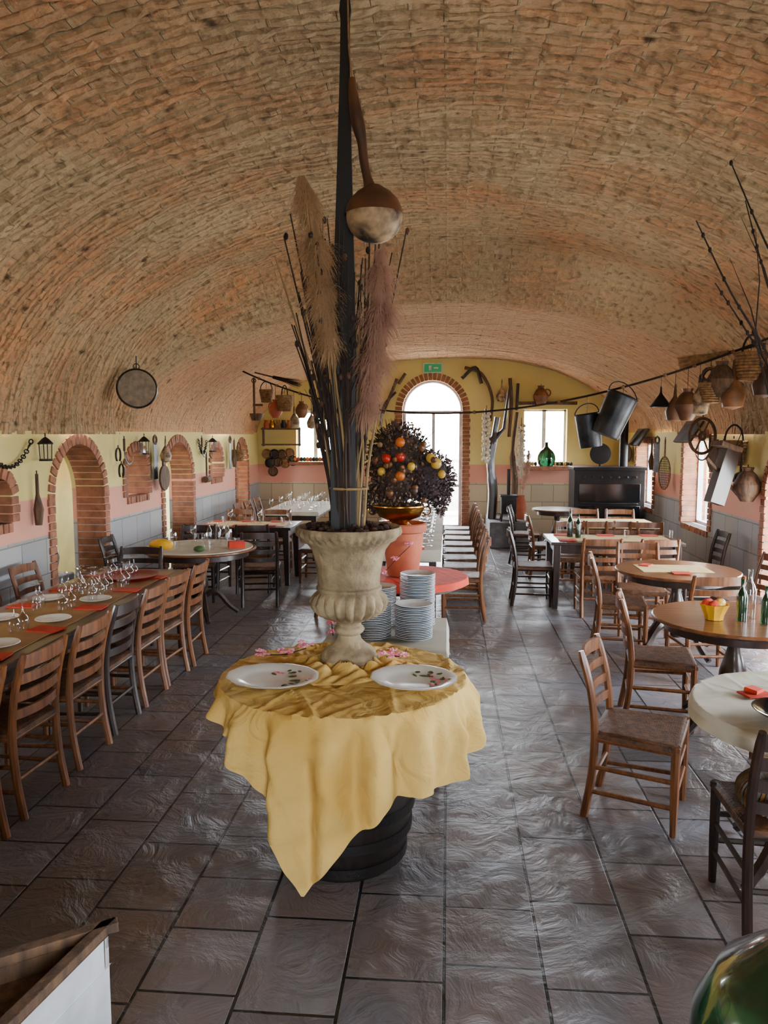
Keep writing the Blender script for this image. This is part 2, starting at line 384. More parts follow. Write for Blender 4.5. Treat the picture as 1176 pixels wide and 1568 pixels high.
def surround(name,fr,op,bw=.075,depth=.11,sill=False,zmin=0,pr=.018):
    a,b,zb,zs,ar=op; mb=MB(); m=(a+b)/2;h=(b-a)/2
    rr=random.Random(int(a*100))
    def blk(s,z,w,hh,ang,th):
        vs=[]
        for d in (-th,pr+rr.uniform(-.004,.006)):
            for u,v in ((-w/2,-hh/2),(w/2,-hh/2),(w/2,hh/2),(-w/2,hh/2)):
                vs.append(fr(s+u*cos(ang)-v*sin(ang),d,z+u*sin(ang)+v*cos(ang)))
        mb.add(vs,[(0,1,2,3),(4,5,6,7),(0,1,5,4),(1,2,6,5),(2,3,7,6),(3,0,4,7)],brickm)
    z=max(zb,zmin)+bw/2
    i=0
    while z<zs:
        dd=depth*(1.1 if i%2 else .98)
        blk(a-dd/2+.012,z,dd,bw*.88,0,.3); blk(b+dd/2-.012,z,dd,bw*.88,0,.3); z+=bw; i+=1
    if ar:
        L=pi*(h+ar)/2; n=int(L/bw)
        for i in range(n):
            t=pi*(i+.5)/n; s=m-(h+depth/2-.012)*cos(t); zz=zs+(ar+depth/2-.012)*sin(t)
            nx,nz=-cos(t)/h,sin(t)/ar; ang=math.atan2(nz,nx)-pi/2
            blk(s,zz,bw*.86,depth,ang,.3)
    if sill or not ar:
        n=int((b-a)/bw)
        for i in range(n):
            blk(a+(i+.5)*(b-a)/n,zb-.04,bw*.86,.08,0,.1)
            if not ar: blk(a+(i+.5)*(b-a)/n,zs+depth/2,bw*.86,depth,0,.05)
    return mb.obj(name,bevel=.004)
for op in LOPS[1:]: surround('trim_brick_arch',FL,op,sill=op[2]>0)
surround('trim_brick_arch',FRR,ROPS[2])
surround('trim_brick_arch',FRR,ROPS[3]); surround('trim_brick_arch',FRR,ROPS[4])
surround('trim_brick_door',FF,DOOR,depth=.14)
# windows
def window(name,fr,op,nx=2,nz=1,mat=framew):
    a,b,zb,zs,ar=op; mb=MB(); d=-.22;w=.035
    def bar(s0,z0,s1,z1):
        p=fr(s0,d,z0);q=fr(s1,d,z1); lo=[min(x,y) for x,y in zip(p,q)];hi=[max(x,y) for x,y in zip(p,q)]
        sz=[max(h-l,0) for l,h in zip(lo,hi)]; sz=[x+w*2*(1 if x==0 else 0.5) for x in sz]
        mb.box([(x+y)/2 for x,y in zip(lo,hi)],sz,mat)
    bar(a,zb,a,zs);bar(b,zb,b,zs);bar(a,zb,b,zb);bar(a,zs,b,zs)
    for i in range(1,nx): bar(a+(b-a)*i/nx,zb,a+(b-a)*i/nx,zs)
    for i in range(1,nz): bar(a,zb+(zs-zb)*i/nz,b,zb+(zs-zb)*i/nz)
    mb.add([fr(a,d,zb),fr(b,d,zb),fr(b,d,zs),fr(a,d,zs)],[(0,1,2,3)],wglass)
    return mb.obj(name)
window('window_1',FF,FOPS[0],2,1); window('window_2',FF,FOPS[2],2,1)
window('window_3',FRR,ROPS[3],2,1); window('window_4',FRR,ROPS[4],2,1)
window('added_window_5',FRR,ROPS[0],2,1); window('added_window_6',FRR,ROPS[1],2,1); window('added_window_7',FB,BOP,2,1)  # windows of the out-of-view openings that were added to let light in
# arched glazed door
mb=MB(); a,b,_,zs,ar=DOOR; y=YF+.22; mm=(a+b)/2
for x in (a+.035,b-.035): mb.box((x,y,zs/2),(.07,.06,zs),framew)
mb.box((mm,y,zs-.03),(b-a,.08,.06),framew)
mb.box((mm,y,.09),(b-a,.05,.18),framew)
mb.box((mm+.02,y,zs/2),(.06,.06,zs),framew); mb.box((mm,y,.95),(b-a,.04,.05),framew)
mb.tube([(mm-(.56)*cos(t),y,zs+.56*sin(t)) for t in [pi*i/20 for i in range(21)]],.03,framew,6)
mb.add([(a,y,.1),(b,y,.1),(b,y,zs),(a,y,zs)],[(0,1,2,3)],wglass)
mb.box((mm+.08,y-.06,1.05),(.02,.06,.14),black)
mb.obj('door_1')
mb=MB()
mb.box((0,21,.35),(18,.3,.9),plastg)
for i in range(37): mb.lathe([(.05,.8),(.09,.9),(.05,1.1),(.08,1.2)],plastg,(-9+i*.5,21,0),8)
mb.box((0,21,1.24),(18,.3,.09),plastg)
mb.obj('terrace_balustrade')

# portals for daylight
def portal(c,sx,sy,rot):
    l=bpy.data.lights.new('daylight_portal','AREA'); l.shape='RECTANGLE'; l.size=sx; l.size_y=sy; l.cycles.is_portal=True
    o=bpy.data.objects.new('daylight_portal',l); C.objects.link(o); o.location=c; o.rotation_euler=rot
for a,b,zb,zs,ar in FOPS: portal(((a+b)/2,YF+.42,(zb+zs+ar)/2),b-a,zs+ar-zb,(radians(-90),0,0))
for a,b,zb,zs,ar in ROPS: portal((XR+.37,(a+b)/2,(zb+zs+ar)/2),zs+ar-zb,b-a,(0,radians(90),0))
portal((.75,YB-.32,1.7),1.5,1.6,(radians(90),0,0))
w=bpy.data.worlds.new('sky_world'); bpy.context.scene.world=w; w.use_nodes=True
nt=w.node_tree; bg=nt.nodes['Background']; bg.inputs[0].default_value=(.88,.94,1.0,1); bg.inputs[1].default_value=52.0

# ---------------------------------------------------------------- chairs
def chair_mesh(wd,name,slats=4):
    mb=MB()
    for sx in (-1,1):
        mb.tube(catmull([(sx*.195,-.235,0),(sx*.195,-.2,.22),(sx*.195,-.19,.45),(sx*.195,-.215,.66),(sx*.19,-.27,.86)],4),[.021]*9+[.02]*7+[.015],wd,8)
        mb.tube([(sx*.215,.2,0),(sx*.215,.2,.2),(sx*.215,.2,.455)],[.016,.021,.022],wd,8)
        for z in (.14,.27): mb.tube([(sx*.196,-.2,z),(sx*.214,.2,z)],.012,wd,6)
        mb.tube([(sx*.196,-.19,.42),(sx*.214,.2,.42)],.017,wd,6)
    for z in (.19,.31): mb.tube([(-.215,.2,z),(.215,.2,z)],.012,wd,6)
    mb.tube([(-.195,-.2,.2),(.195,-.2,.2)],.012,wd,6)
    mb.tube([(-.215,.2,.42),(.215,.2,.42)],.017,wd,6); mb.tube([(-.195,-.19,.42),(.195,-.19,.42)],.017,wd,6)
    for i in range(slats):
        z=.815-i*.092; hh=.024 if i else .032
        y=-.19-.08*((z-.45)/.42)**1.6
        n=9
        vs=[]
        for k in range(n):
            x=-.19+.38*k/(n-1); by=y-.035*(1-(x/.19)**2); hk=hh*(1+.25*(1-(x/.19)**2)) if i==0 else hh
            vs+= [(x,by-.008,z-hh),(x,by-.008,z+hk),(x,by+.008,z+hk),(x,by+.008,z-hh)]
        fs=[(k*4+j,k*4+(j+1)%4,(k+1)*4+(j+1)%4,(k+1)*4+j) for k in range(n-1) for j in range(4)]
        mb.add(vs,fs,wd)
    rings=[];K=38
    for k in range(K+1):
        d=1-k/K; zz=.460+(.0007 if k%2 else -.0007)-.004*(1-d)-.012*max(0,d-.9)*10
        xb,xf,yb,yf=.205,.235,-.205,.22
        c=(0,.01)
        ring=[]
        for (x,yy) in ((-xb,yb),(xb,yb),(xf,yf),(-xf,yf)):
            ring.append((c[0]+(x-c[0])*max(d,.01),c[1]+(yy-c[1])*max(d,.01),zz))
        rings.append(ring)
    low=[[(x*1.01,yy,.425) for x,yy,_ in rings[0]]]
    mb.sheet(low+rings,rush,closed=True)
    mb.add([(-.2,-.2,.425),(.2,-.2,.425),(.23,.215,.425),(-.23,.215,.425)],[(0,1,2,3)],rush)
    return mb.mesh(name,40)
CH=chair_mesh(wood,'ladderback_chair'); CHD=chair_mesh(woodd,'ladderback_chair_dark')
def chair(x,y,deg,dark=False):
    return place(CHD if dark else CH,'dining_chair',(x,y,0),radians(deg))
for i,(y,dk) in enumerate(((3.25,0),(3.82,0),(4.4,0),(4.92,1),(5.45,0),(5.93,0),(6.42,0))): chair(-2.36+R(-.02,.02),y,90+R(-4,4),dk)
for y in (3.6,4.3,4.95,5.6,6.2): chair(-3.3,y,-90+R(-5,5))
chair(-2.95,7.02,185,True)
chair(-3.38,8.0,-85,True); chair(-2.15,8.72,12,True); chair(-2.95,8.85,-170,True)
for x in (-3.0,-2.4): chair(x,9.45,0+R(-8,8),True); 
for x in (-3.05,-2.45): chair(x,10.85,180+R(-8,8))
chair(-1.72,10.15,90)
for y in (12.0,12.6,13.2): chair(-1.75,y,90,y>12.5); chair(-3.05,y,-90)
for y in (8.25,8.85,9.45,10.05,10.65,11.25,11.85,12.45): chair(.17,y,90+R(-5,5)); chair(-1.15,y,-90+R(-5,5))
# right side
chair(1.0,3.98,-112); chair(1.37,3.12,-4,True); chair(1.45,5.32,-100); chair(2.08,4.52,5); chair(2.5,5.25,95)
chair(1.57,7.08,-98); chair(2.08,6.38,4); chair(2.72,7.2,100); chair(1.9,7.72,175)
chair(1.64,8.5,-3); chair(2.2,8.5,4); chair(1.55,9.65,178); chair(2.2,9.66,182); chair(2.85,9.0,90,True); chair(.98,9.0,-92,True)
chair(1.35,10.7,-90); chair(1.9,10.2,2); chair(2.5,10.15,-4); chair(2.0,11.3,180); chair(2.5,11.3,177); chair(1.2,11.9,-100,True)

# ---------------------------------------------------------------- tables
def rect_table(x0,x1,y0,y1,wd=woodd,h=.76,top=None,name='dining_table'):
    mb=MB(); w=x1-x0;d=y1-y0
    mb.box((0,0,h-.018),(w,d,.036),top or wd)
    for sx in (-1,1):
        mb.box((sx*(w/2-.07),0,h-.085),(.025,d-.16,.1),wd)
        for sy in (-1,1):
            mb.tube([(sx*(w/2-.07),sy*(d/2-.07),h-.036),(sx*(w/2-.07),sy*(d/2-.07),h-.16),(sx*(w/2-.06),sy*(d/2-.06),0)],[.055,.055,.038],wd,4)
    for sy in (-1,1): mb.box((0,sy*(d/2-.07),h-.085),(w-.16,.025,.1),wd)
    return mb.obj(name,((x0+x1)/2,(y0+y1)/2,0),0,.004)
def round_table(x,y,r,wd=woodd,top=woodt,h=.76,name='round_table'):
    mb=MB()
    mb.lathe([(0,h-.03),(r-.02,h-.03),(r,h-.018),(r,h-.006),(r-.008,h),(0,h)],top,n=48)
    mb.lathe([(r-.1,h-.09),(r-.08,h-.09),(r-.08,h-.03)],wd,n=40)
    mb.lathe([(.13,h-.03),(.12,h-.07),(.05,h-.1),(.04,h-.2),(.06,h-.27),(.085,h-.36),(.09,h-.42),(.06,h-.48),(.05,h-.5),(.07,h-.53),(.07,h-.6),(0,h-.6)],wd,n=20)
    for k in range(4):
        a=pi/2*k+.5
        pts=catmull([(.04*cos(a),.04*sin(a),.24),(.17*cos(a),.17*sin(a),.27),(.3*cos(a),.3*sin(a),.12),(.4*cos(a),.4*sin(a),.03)],4)
        mb.tube(pts,[.035]*5+[.03]*5+[.025]*3,wd,6)
    return mb.obj(name,(x,y,0),0,0)
rect_table(-3.08,-2.27,3.0,6.62); rect_table(-3.3,-2.0,9.72,10.5); rect_table(-2.85,-1.98,11.7,13.6)
rect_table(-.92,-.08,7.9,12.8)
rect_table(1.15,2.6,8.65,9.4); rect_table(1.6,2.75,10.35,11.1)
round_table(-2.62,7.96,.6); round_table(2.03,6.98,.53); round_table(1.88,5.15,.52); round_table(1.62,3.42,.52,top=woodt)
round_table(-.33,6.46,.5,top=woodt)
round_table(1.75,12.6,.4)

# table cloths
def flat_cloth(name,x0,x1,y0,y1,z,hang,mat):
    mb=MB()
    nx=40;ny=max(12,int((y1-y0)*10))
    ex=hang
    def f(x,y):
        zx=z; px,py=x,y
        if x<x0: zx-= (x0-x); px=x0-.008-.01*abs(sin(y*9))
        if x>x1: zx-= (x-x1); px=x1+.008+.01*abs(sin(y*9))
        if y<y0: zx-= (y0-y); py=y0-.008-.01*abs(sin(x*9))
        if y>y1: zx-= (y-y1); py=y1+.008+.01*abs(sin(x*9))
        return (px,py,max(zx,z-hang)+.002*sin(x*13)*sin(y*11))
    xs=[x0-ex,x0-ex/2,x0]+[x0+(x1-x0)*i/nx for i in range(nx+1)]+[x1,x1+ex/2,x1+ex]
    ys=[y0-ex,y0-ex/2,y0]+[y0+(y1-y0)*i/ny for i in range(ny+1)]+[y1,y1+ex/2,y1+ex]
    mb.sheet([[f(x,y) for x in xs] for y in ys],mat)
    return mb.obj(name,recenter=True)
def round_cloth(name,x,y,r,z,H,mat,nf=13,amp=.03,wr=.002,seed=1,crease=0):
    mb=MB(); rr=random.Random(seed); n=420; rows=[]
    ph=[rr.uniform(0,6) for _ in range(8)]
    cr=[(rr.uniform(0,pi),rr.uniform(-r,r),rr.uniform(.006,.016),rr.uniform(.3,1)) for _ in range(30)]
    ck=[(rr.uniform(-pi,pi),rr.uniform(-1.2,1.2),rr.uniform(.02,.06),rr.uniform(-1,1)) for _ in range(46)]
    for i in range(1,41):
        q=r*i/40
        row=[]
        for j in range(n):
            a=2*pi*j/n-pi; px=q*cos(a);py=q*sin(a)
            wv=0
            for (t,o,w_,h_) in cr:
                al=px*sin(t)-py*cos(t)
                dd=px*cos(t)+py*sin(t)-o+.03*sin(4*al+ph[0]+o*9)
                wv=max(wv,h_*math.exp(-(dd/w_)**2)*max(0,.5+.5*sin(6*al+o*40)))
            row.append((px,py,z+wv*wr*1.6+wr*.3*sin(px*40+ph[2])*sin(py*37+ph[3])+wr*.3))
        rows.append(row)
    for i in range(1,35):
        row=[]
        for j in range(n):
            a=2*pi*j/n-pi; h=H(math.degrees(a)) if callable(H) else H; s=h*i/34
            fold=.5+.5*sin(nf*a+1.5*sin(2*a+ph[3])+ph[4]); fold=fold**2.0; fold=.72*fold+.28*(.5+.5*sin(nf*2.3*a+ph[5]+2*sin(a)))
            A=amp*min(1,(s/.14))**1.1*(1 + .6*s)
            c_=0
            if crease:
                for (a0,sl,w_,h_) in ck:
                    da=a-a0-sl*s
                    if abs(da)<.2: c_+=h_*math.exp(-(da/w_)**2)
                c_*=crease*min(1,s/.08)
            rad=r+.010*min(1,s/.02)+A*fold-.012*min(1,s/.5)+.005*sin(s*40+a*9)*min(1,s/.1)+c_
            row.append((rad*cos(a),rad*sin(a),z+.002-s*(1-.02*fold)-.006*min(1,s/.02)))
        rows.append(row)
    mb.sheet(rows,mat,closed=True)
    c=(0,0,z+wr)
    mb.add([c]+rows[0],[(0,1+j,1+(j+1)%n) for j in range(n)],mat)
    return mb.obj(name,(x,y,0),ang=60)
flat_cloth('white_tablecloth',-.92,-.08,7.9,12.8,.766,.12,clothw)
flat_cloth('cream_tablecloth',-2.85,-1.98,11.7,13.6,.766,.06,clothw)
flat_cloth('cream_tablecloth',1.6,2.75,10.35,11.1,.766,.05,cream)
round_cloth('orange_tablecloth',-.33,6.46,.5,.766,.05,clotho,nf=9,amp=.02,seed=5)
round_cloth('white_tablecloth',-2.62,7.96,.56,.766,.02,clothw,nf=9,amp=.01,seed=6)
round_cloth('cream_tablecloth',1.62,3.42,.52,.766,.07,clothw,nf=11,amp=.025,seed=8)

# ------------------------------- table settings
GP=[(.032,0),(.032,.004),(.006,.008),(.004,.07),(.012,.085),(.03,.105),(.036,.13),(.034,.16),(.030,.185)]
def wine(mb,x,y,z,inv=False):
    if inv: mb.lathe([(r,.185-zz) for r,zz in GP],glass,(x,y,z),12)
    else: mb.lathe(GP,glass,(x,y,z),12)
def tumbler(mb,x,y,z): mb.lathe([(0,.004),(.028,.004),(.034,.09)],glass,(x,y,z),12)
def plate(mb,x,y,z,r=.12,m=white): mb.lathe([(0,.004),(r*.6,.004),(r*.7,.008),(r,.02),(r*.98,.023),(r*.68,.013),(r*.58,.009),(0,.009)],m,(x,y,z),24)
def napkin(mb,x,y,z,s=.1,ang=0,m=clotho):
    mb.box((x,y,z+.004),(s*1.9,s*1.3,.008),m,(0,0,ang))
def bottle(mb,x,y,z,m,s=1): mb.lathe([(0,0),(.036,0),(.037,.17),(.03,.2),(.013,.235),(.013,.29),(.015,.3),(0,.3)],m,(x,y,z),14,sc=(s,s,s))
Z=.762
mb=MB() # left long table
mb.box((-2.67,4.8,Z+.001),(.62,3.4,.003),paper)
for y in (3.25,3.85,4.45,5.05,5.65,6.2):
    for x,sx in ((-2.45,1),(-2.9,-1)):
        napkin(mb,x+.02*sx,y+R(-.02,.02),Z+.002,.1,R(-.2,.2))
        if y<5.2: plate(mb,x-.05*sx,y+.22,Z+.003,.11)
        for k in range(2): wine(mb,x-.13*sx+R(-.02,.02),y-.1+k*.09,Z+.003,inv=(y>4))
mb.lathe([(0,0),(.2,0),(.24,.03),(.23,.03),(.19,.012),(0,.012)],redm,(-2.62,6.15,Z+.004),30)
for k in range(9): wine(mb,-2.72+R(-.1,.25),5.5+R(-.3,.35),Z+.01,inv=True)
mb.obj('table_setting',recenter=True)
mb=MB() # left round
for a in range(0,360,60):
    x=-2.62+.36*cos(radians(a));y=7.96+.36*sin(radians(a)); tumbler(mb,x+.05,y,Z+.01)
    wine(mb,x*.9-.26,y,Z+.01)
mb.sphere((-2.95,7.75,Z+.05),(.13,.1,.06),yellowm); mb.box((-2.2,7.9,Z+.04),(.16,.12,.07),clotho,(0,0,.4)); mb.sphere((-2.5,7.6,Z+.035),(.06,.06,.03),green)
for k in range(3): bottle(mb,-2.55+k*.1,8.1,Z+.006,glass,.8)
mb.obj('table_setting',recenter=True)
mb=MB()
mb.box((-2.65,10.1,Z+.001),(1.1,.5,.003),cream)
for x in (-3.1,-2.7,-2.3): 
    napkin(mb,x,9.88,Z+.003,.09); napkin(mb,x,10.35,Z+.003,.09); tumbler(mb,x+.12,10.1,Z+.003); wine(mb,x+.2,10.15,Z+.003)
mb.obj('table_setting',recenter=True)
mb=MB()
for y in (11.9,12.3,12.7,13.1,13.5):
    for x in (-2.7,-2.4,-2.15): wine(mb,x+R(-.05,.05),y+R(-.1,.1),Z+.01); tumbler(mb,x+.1,y,Z+.01)
mb.obj('wine_glasses',recenter=True)
mb=MB()
for y in np.arange(8.1,12.7,.42):
    for x in (-.75,-.28): wine(mb,x+R(-.03,.03),y,Z+.008); wine(mb,x+.09,y+.06,Z+.008); plate(mb,x,y+.2,Z+.008,.1); napkin(mb,x-.02,y-.13,Z+.008,.07)
mb.obj('table_setting',recenter=True)
mb=MB()
mb.box((1.88,9.03,Z+.001),(1.25,.5,.003),cream)
for x in (1.35,1.85,2.35): napkin(mb,x,8.8,Z+.003,.1); napkin(mb,x,9.25,Z+.003,.1); tumbler(mb,x+.2,9.05,Z+.003)
bottle(mb,1.42,9.1,Z+.003,greeng); bottle(mb,1.5,9.02,Z+.003,greeng,.9)
mb.obj('table_setting',recenter=True)
mb=MB()
mb.box((2.0,7.0,Z+.001),(.6,.38,.003),cream); napkin(mb,2.0,6.75,Z+.003,.08); napkin(mb,1.8,7.15,Z+.003,.07,1)
mb.obj('placemat',recenter=True)
mb=MB()
mb.lathe([(0,0),(.055,0),(.06,.03),(.085,.09),(.09,.1),(.08,.1),(.055,.03),(0,.02)],yellowm,(1.72,5.08,Z+.001),20,rf=lambda a,z,r:1+.04*cos(10*a))
for k in range(8): mb.sphere((1.72+R(-.05,.05),5.08+R(-.05,.05),Z+.1),(.035,.03,.03),yellowm if k%3 else clotho,8,6)
mb.obj('yellow_fruit_bowl',recenter=True)
for (x,y,s) in ((1.88,5.05,.9),(1.96,5.14,1.05),(2.0,4.98,.8)):
    mb=MB(); bottle(mb,0,0,0,greeng if s<1 else glass,s); mb.obj('oil_bottle',(x,y,Z+.001))
mb=MB(); napkin(mb,0,0,0,.07,.3); mb.box((0,.02,.015),(.08,.06,.02),clotho,(0.1,.1,.8)); mb.obj('orange_napkin',(1.40,3.55,.774),bevel=.003)
mb=MB(); mb.lathe([(0,.004),(.08,.004),(.1,.012),(.15,.045),(.155,.05),(.145,.05),(.1,.02),(0,.012)],darkglass,n=30); mb.obj('black_bowl',(1.42,3.22,.774))

# ---------------------------------------------------------------- hero: barrel, cloth, urn
TX,TY,TZ=-.47,3.45,.85
mb=MB()
prof=[(.0,0),(.265,0),(.28,.03),(.31,.18),(.33,.38),(.33,.46),(.31,.64),(.28,.79),(.27,.815),(0,.815)]
mb.lathe(prof,barrelw,n=36,rf=lambda a,z,r:1-.008*(abs(sin(9*a))<.14))
for z,r in ((.05,.293),(.17,.316),(.28,.33),(.54,.332),(.66,.316),(.77,.294)): mb.lathe([(r-.012,z-.022),(r,z-.022),(r+.002,z+.022),(r-.012,z+.022)],black,n=36)
mb.lathe([(0,.816),(.55,.816),(.555,.826),(.55,.842),(0,.842)],woodd,n=60)
mb.obj('barrel_table',(TX,TY,0))
HK=[(-180,.07),(-150,.09),(-136,.15),(-116,.34),(-99,.73),(-87,.56),(-75,.43),(-60,.33),(-40,.34),(-20,.31),(0,.24),(40,.16),(90,.2),(140,.12),(180,.07)]
round_cloth('yellow_tablecloth',TX,TY,.56,.848,lambda d:lerpk(HK,d),clothy,nf=17,amp=.085,wr=.010,seed=11,crease=.016)
mb=MB(); G=[]
for i in range(56):
    row=[]
    for j in range(56):
        u=-1+2*i/55;v=-1+2*j/55
        x=u*.30+.03*sin(5*v);y=v*.24+.03*sin(4*u)
        e=max(abs(u),abs(v)); q=sqrt(x*x+y*y)
        z=.016+.05*max(0,1-e)**.5*abs(sin(x*31+3*sin(y*17))*.6+sin(y*37+2*sin(x*21))*.5)*(1 if q>.1 else .2)
        row.append((x,y,z))
    G.append(row)
mb.sheet(G,clothy); mb.obj('crumpled_yellow_cloth',(TX+.03,TY+.1,.852),.5,ang=60)
UX,UY,UZ=-.465,3.62,.868
prof=[(0,0),(.14,0),(.14,.022),(.13,.03),(.128,.045),(.115,.06),(.085,.08),(.06,.105),(.052,.13),(.068,.142),(.074,.155),(.068,.168),(.055,.175),(.06,.19),(.09,.205),(.135,.225),(.165,.255),(.176,.29),(.17,.32),(.155,.338),(.148,.345),(.156,.352),(.156,.362),(.146,.37),(.15,.42),(.16,.48),(.175,.54),(.2,.575),(.222,.588),(.228,.6),(.245,.612),(.25,.625),(.25,.64),(.243,.65),(.23,.65),(.215,.63),(.205,.61),(0,.61)]
def urf(a,z,r):
    if .2<z<.33: return 1+.16*(abs(sin(10*a))-.5)*min(1,(z-.2)/.03)*min(1,(.335-z)/.03)
    if .585<z<.63 and r>.21: return 1+.018*cos(40*a)
    return 1
mb=MB(); mb.lathe(prof,stone,n=200,rf=urf); mb.lathe([(0,.612),(.2,.612),(.1,.64),(0,.645)],soil,n=20)
for k in range(130):
    a=R(0,6.28);q=.2*sqrt(R(0,1)); mb.sphere((q*cos(a),q*sin(a),.635+R(-.005,.02)),(R(.01,.022),R(.01,.02),.01),soil,6,4,(R(0,1),R(0,1),R(0,3)))
mb.obj('stone_urn',(UX,UY,UZ),ang=50)
UT=UZ+.63
arr=MB()
rr=random.Random(21)
for k in range(120):
    a=rr.uniform(0,2*pi); b0=rr.uniform(.0,.075); top=rr.uniform(.65,1.45)
    sp=rr.uniform(.05,.30)*(top/1.2)
    bx,by=b0*cos(a)+.0,b0*sin(a)
    tx=sp*cos(a)-.03; ty=sp*sin(a)*.7
    pts=[(bx,by,0)]
    for q in (.25,.5,.75,1): pts.append((bx+(tx-bx)*q**1.4+rr.uniform(-.014,.014),by+(ty-by)*q**1.4+rr.uniform(-.014,.014),top*q))
    m=stickl if k%5==0 else stick
    P=catmull(pts,3); arr.tube(P,[.0078*(1-.6*i/(len(P)-1)) for i in range(len(P))],m,5)
    if k%2==0:
        for q in range(rr.randint(2,5)):
            p=P[rr.randint(5,len(P)-1)]; arr.sphere(tuple(p+Vector((rr.uniform(-.012,.012),rr.uniform(-.01,.01),0))),(.011,.011,.017),stick if rr.random()<.6 else gourdm,6,5)
    if k%3==0:
        p=P[-4]; d=Vector((rr.uniform(-.08,.08),rr.uniform(-.05,.05),rr.uniform(.1,.22))); arr.tube([p,p+d*.5+Vector((.01,0,0)),p+d],[.003,.002,.001],m,4)
arr.torus((0,0,.2),.085,.006,stickl,n=20)
def plume(mb,path,w,mat,n,stem,seed,droop=.06,sw=.003):
    r2=random.Random(seed)
    P=catmull(path,10); mb.tube(catmull(stem,6),.004,stickl,5)
    for i in range(n):
        f=r2.random()**.9; idx=f*(len(P)-1.001); k=int(idx); p=P[k].lerp(P[k+1],idx-k); t=(P[k+1]-P[k]).normalized()
        env=w*(.45+.55*sin(pi*min(1,.1+f*.8)))*(1-.35*f)*(.85+.3*sin(f*23+seed))
        a=r2.uniform(0,2*pi); out=Vector((cos(a),sin(a),0)); L=env*r2.uniform(.25,1.35)
        q1=p+out*L*.5+t*L*.7; q2=q1+out*L*.5+t*L*.2+Vector((0,0,-droop*r2.uniform(.2,1.4)))
        q15=q1.lerp(q2,.5)+Vector((0,0,.012))
        side=t.cross(out)*sw*.5; side=side+Vector((sw*.3,0,0))
        mb.add([p-side,p+side,q1+side,q1-side,q15+side*.8,q15-side*.8,q2],[(0,1,2,3),(3,2,4,5),(5,4,6)],mat)
plume(arr,[(-.06,-.10,.76),(-.09,-.12,1.0),(-.12,-.13,1.25),(-.18,-.13,1.56)],.12,pampas,5200,[(0,-.02,0),(-.04,-.06,.5),(-.07,-.11,.95),(-.12,-.13,1.3)],1,.08)
plume(arr,[(.085,-.08,.50),(.125,-.09,.75),(.155,-.09,1.0),(.165,-.09,1.24)],.12,pampasp,4200,[(0,-.02,0),(.05,-.05,.3),(.1,-.08,.6),(.14,-.09,1.0)],2,.1)
plume(arr,[(-.03,.04,.9),(-.04,.05,1.1),(-.03,.06,1.35)],.05,pampas,500,[(0,0,0),(-.03,.04,.9),(-.03,.06,1.2)],3)
arr.obj('dried_grass_arrangement',(UX,UY,UT),ang=60)
# tall black tapered board
mb=MB(); H=3.83-UT+.05
pr=[(0,.058),(.35,.06),(.9,.056),(1.3,.044),(1.7,.032),(2.1,.022),(H-.1,.02),(H-.06,.026),(H-.02,.022),(H,.004)]
vs=[];
for z,w_ in pr:
    x=-.02+.022*(z/H)
    vs+=[(x-w_,-.012,z),(x+w_,-.012,z),(x+w_,.012,z),(x-w_,.012,z)]
fs=[(k*4+j,k*4+(j+1)%4,(k+1)*4+(j+1)%4,(k+1)*4+j) for k in range(len(pr)-1) for j in range(4)]+[(0,1,2,3)]
mb.add(vs,fs,slabm)
mb.tube([(0,0,H),(0,0,vault_z(UX,UY)-UT+.03)],.005,black,6)
mb.obj('tall_black_oar',(UX,UY-.05,UT-.03),bevel=.004)
# hanging gourd
mb=MB()
P=catmull([(-.426,3.5,3.48),(-.42,3.5,3.40),(-.405,3.5,3.31),(-.385,3.5,3.22),(-.375,3.5,3.13),(-.36,3.5,3.06),(-.345,3.5,3.0),(-.335,3.5,2.93)],4)
rd=[]
for i in range(len(P)):
    f=i/(len(P)-1); rd.append(lerpk([(0,.014),(.2,.026),(.32,.03),(.45,.020),(.7,.019),(.85,.03),(.93,.06),(1,.1)],f))
mb.tube(P,rd,gourdm,14)
mb.sphere((-.33,3.5,2.90),(.125,.125,.115),gourdl,24,16); 
mb.lathe([(.128,0),(.122,.03),(.105,.065),(.075,.095),(.03,.125)],gourdm,(-.332,3.5,2.905),24)
mb.tube([(-.426,3.5,3.48),(-.44,3.5,3.6),(-.45,3.52,vault_z(-.45,3.5)+.02)],.004,straw,5)
mb.obj('hanging_gourd',recenter=True)
# platters
for (x,y,sx) in ((-.755,3.25,1.08),(-.14,3.28,1.0)):
    mb=MB(); mb.lathe([(0,.006),(.1,.006),(.13,.012),(.185,.028),(.19,.033),(.183,.034),(.13,.02),(.11,.013),(0,.012)],white,n=48,rf=lambda a,z,r:1+(.015*cos(12*a) if r>.17 else 0),sc=(sx,.92,1))
    for k in range(22):
        a=R(-.8,1.9);q=R(.08,.165); mb.sphere((q*cos(a)*sx,q*sin(a)*.92,.014+max(0,q-.11)*.25),(R(.012,.03),R(.006,.014),.003),[ceramicp,green,pink][k%3],8,4,(0,0,R(0,3)))
    mb.obj('floral_platter',(x,y,.872),R(-.3,.3))
def blossoms(name,cs,n=14,s=.014,sp=.03,loc0=None):
    mb=MB(); 
    pts=[Vector(c) for c in cs]
    if len(pts)>1: mb.tube(catmull(pts,5),.003,stick,5)
    for c in pts:
        for k in range(n):
            p=c+Vector((R(-sp,sp),R(-sp,sp),R(0,sp)))
            for q in range(5): 
                a=2*pi*q/5+R(0,1); mb.sphere(tuple(p+Vector((cos(a)*s*.8,sin(a)*s*.8,R(-.003,.003)))),(s*.7,s*.5,s*.35),pink,6,4,(R(-.6,.6),R(-.6,.6),a))
    mb.obj(name,recenter=True)
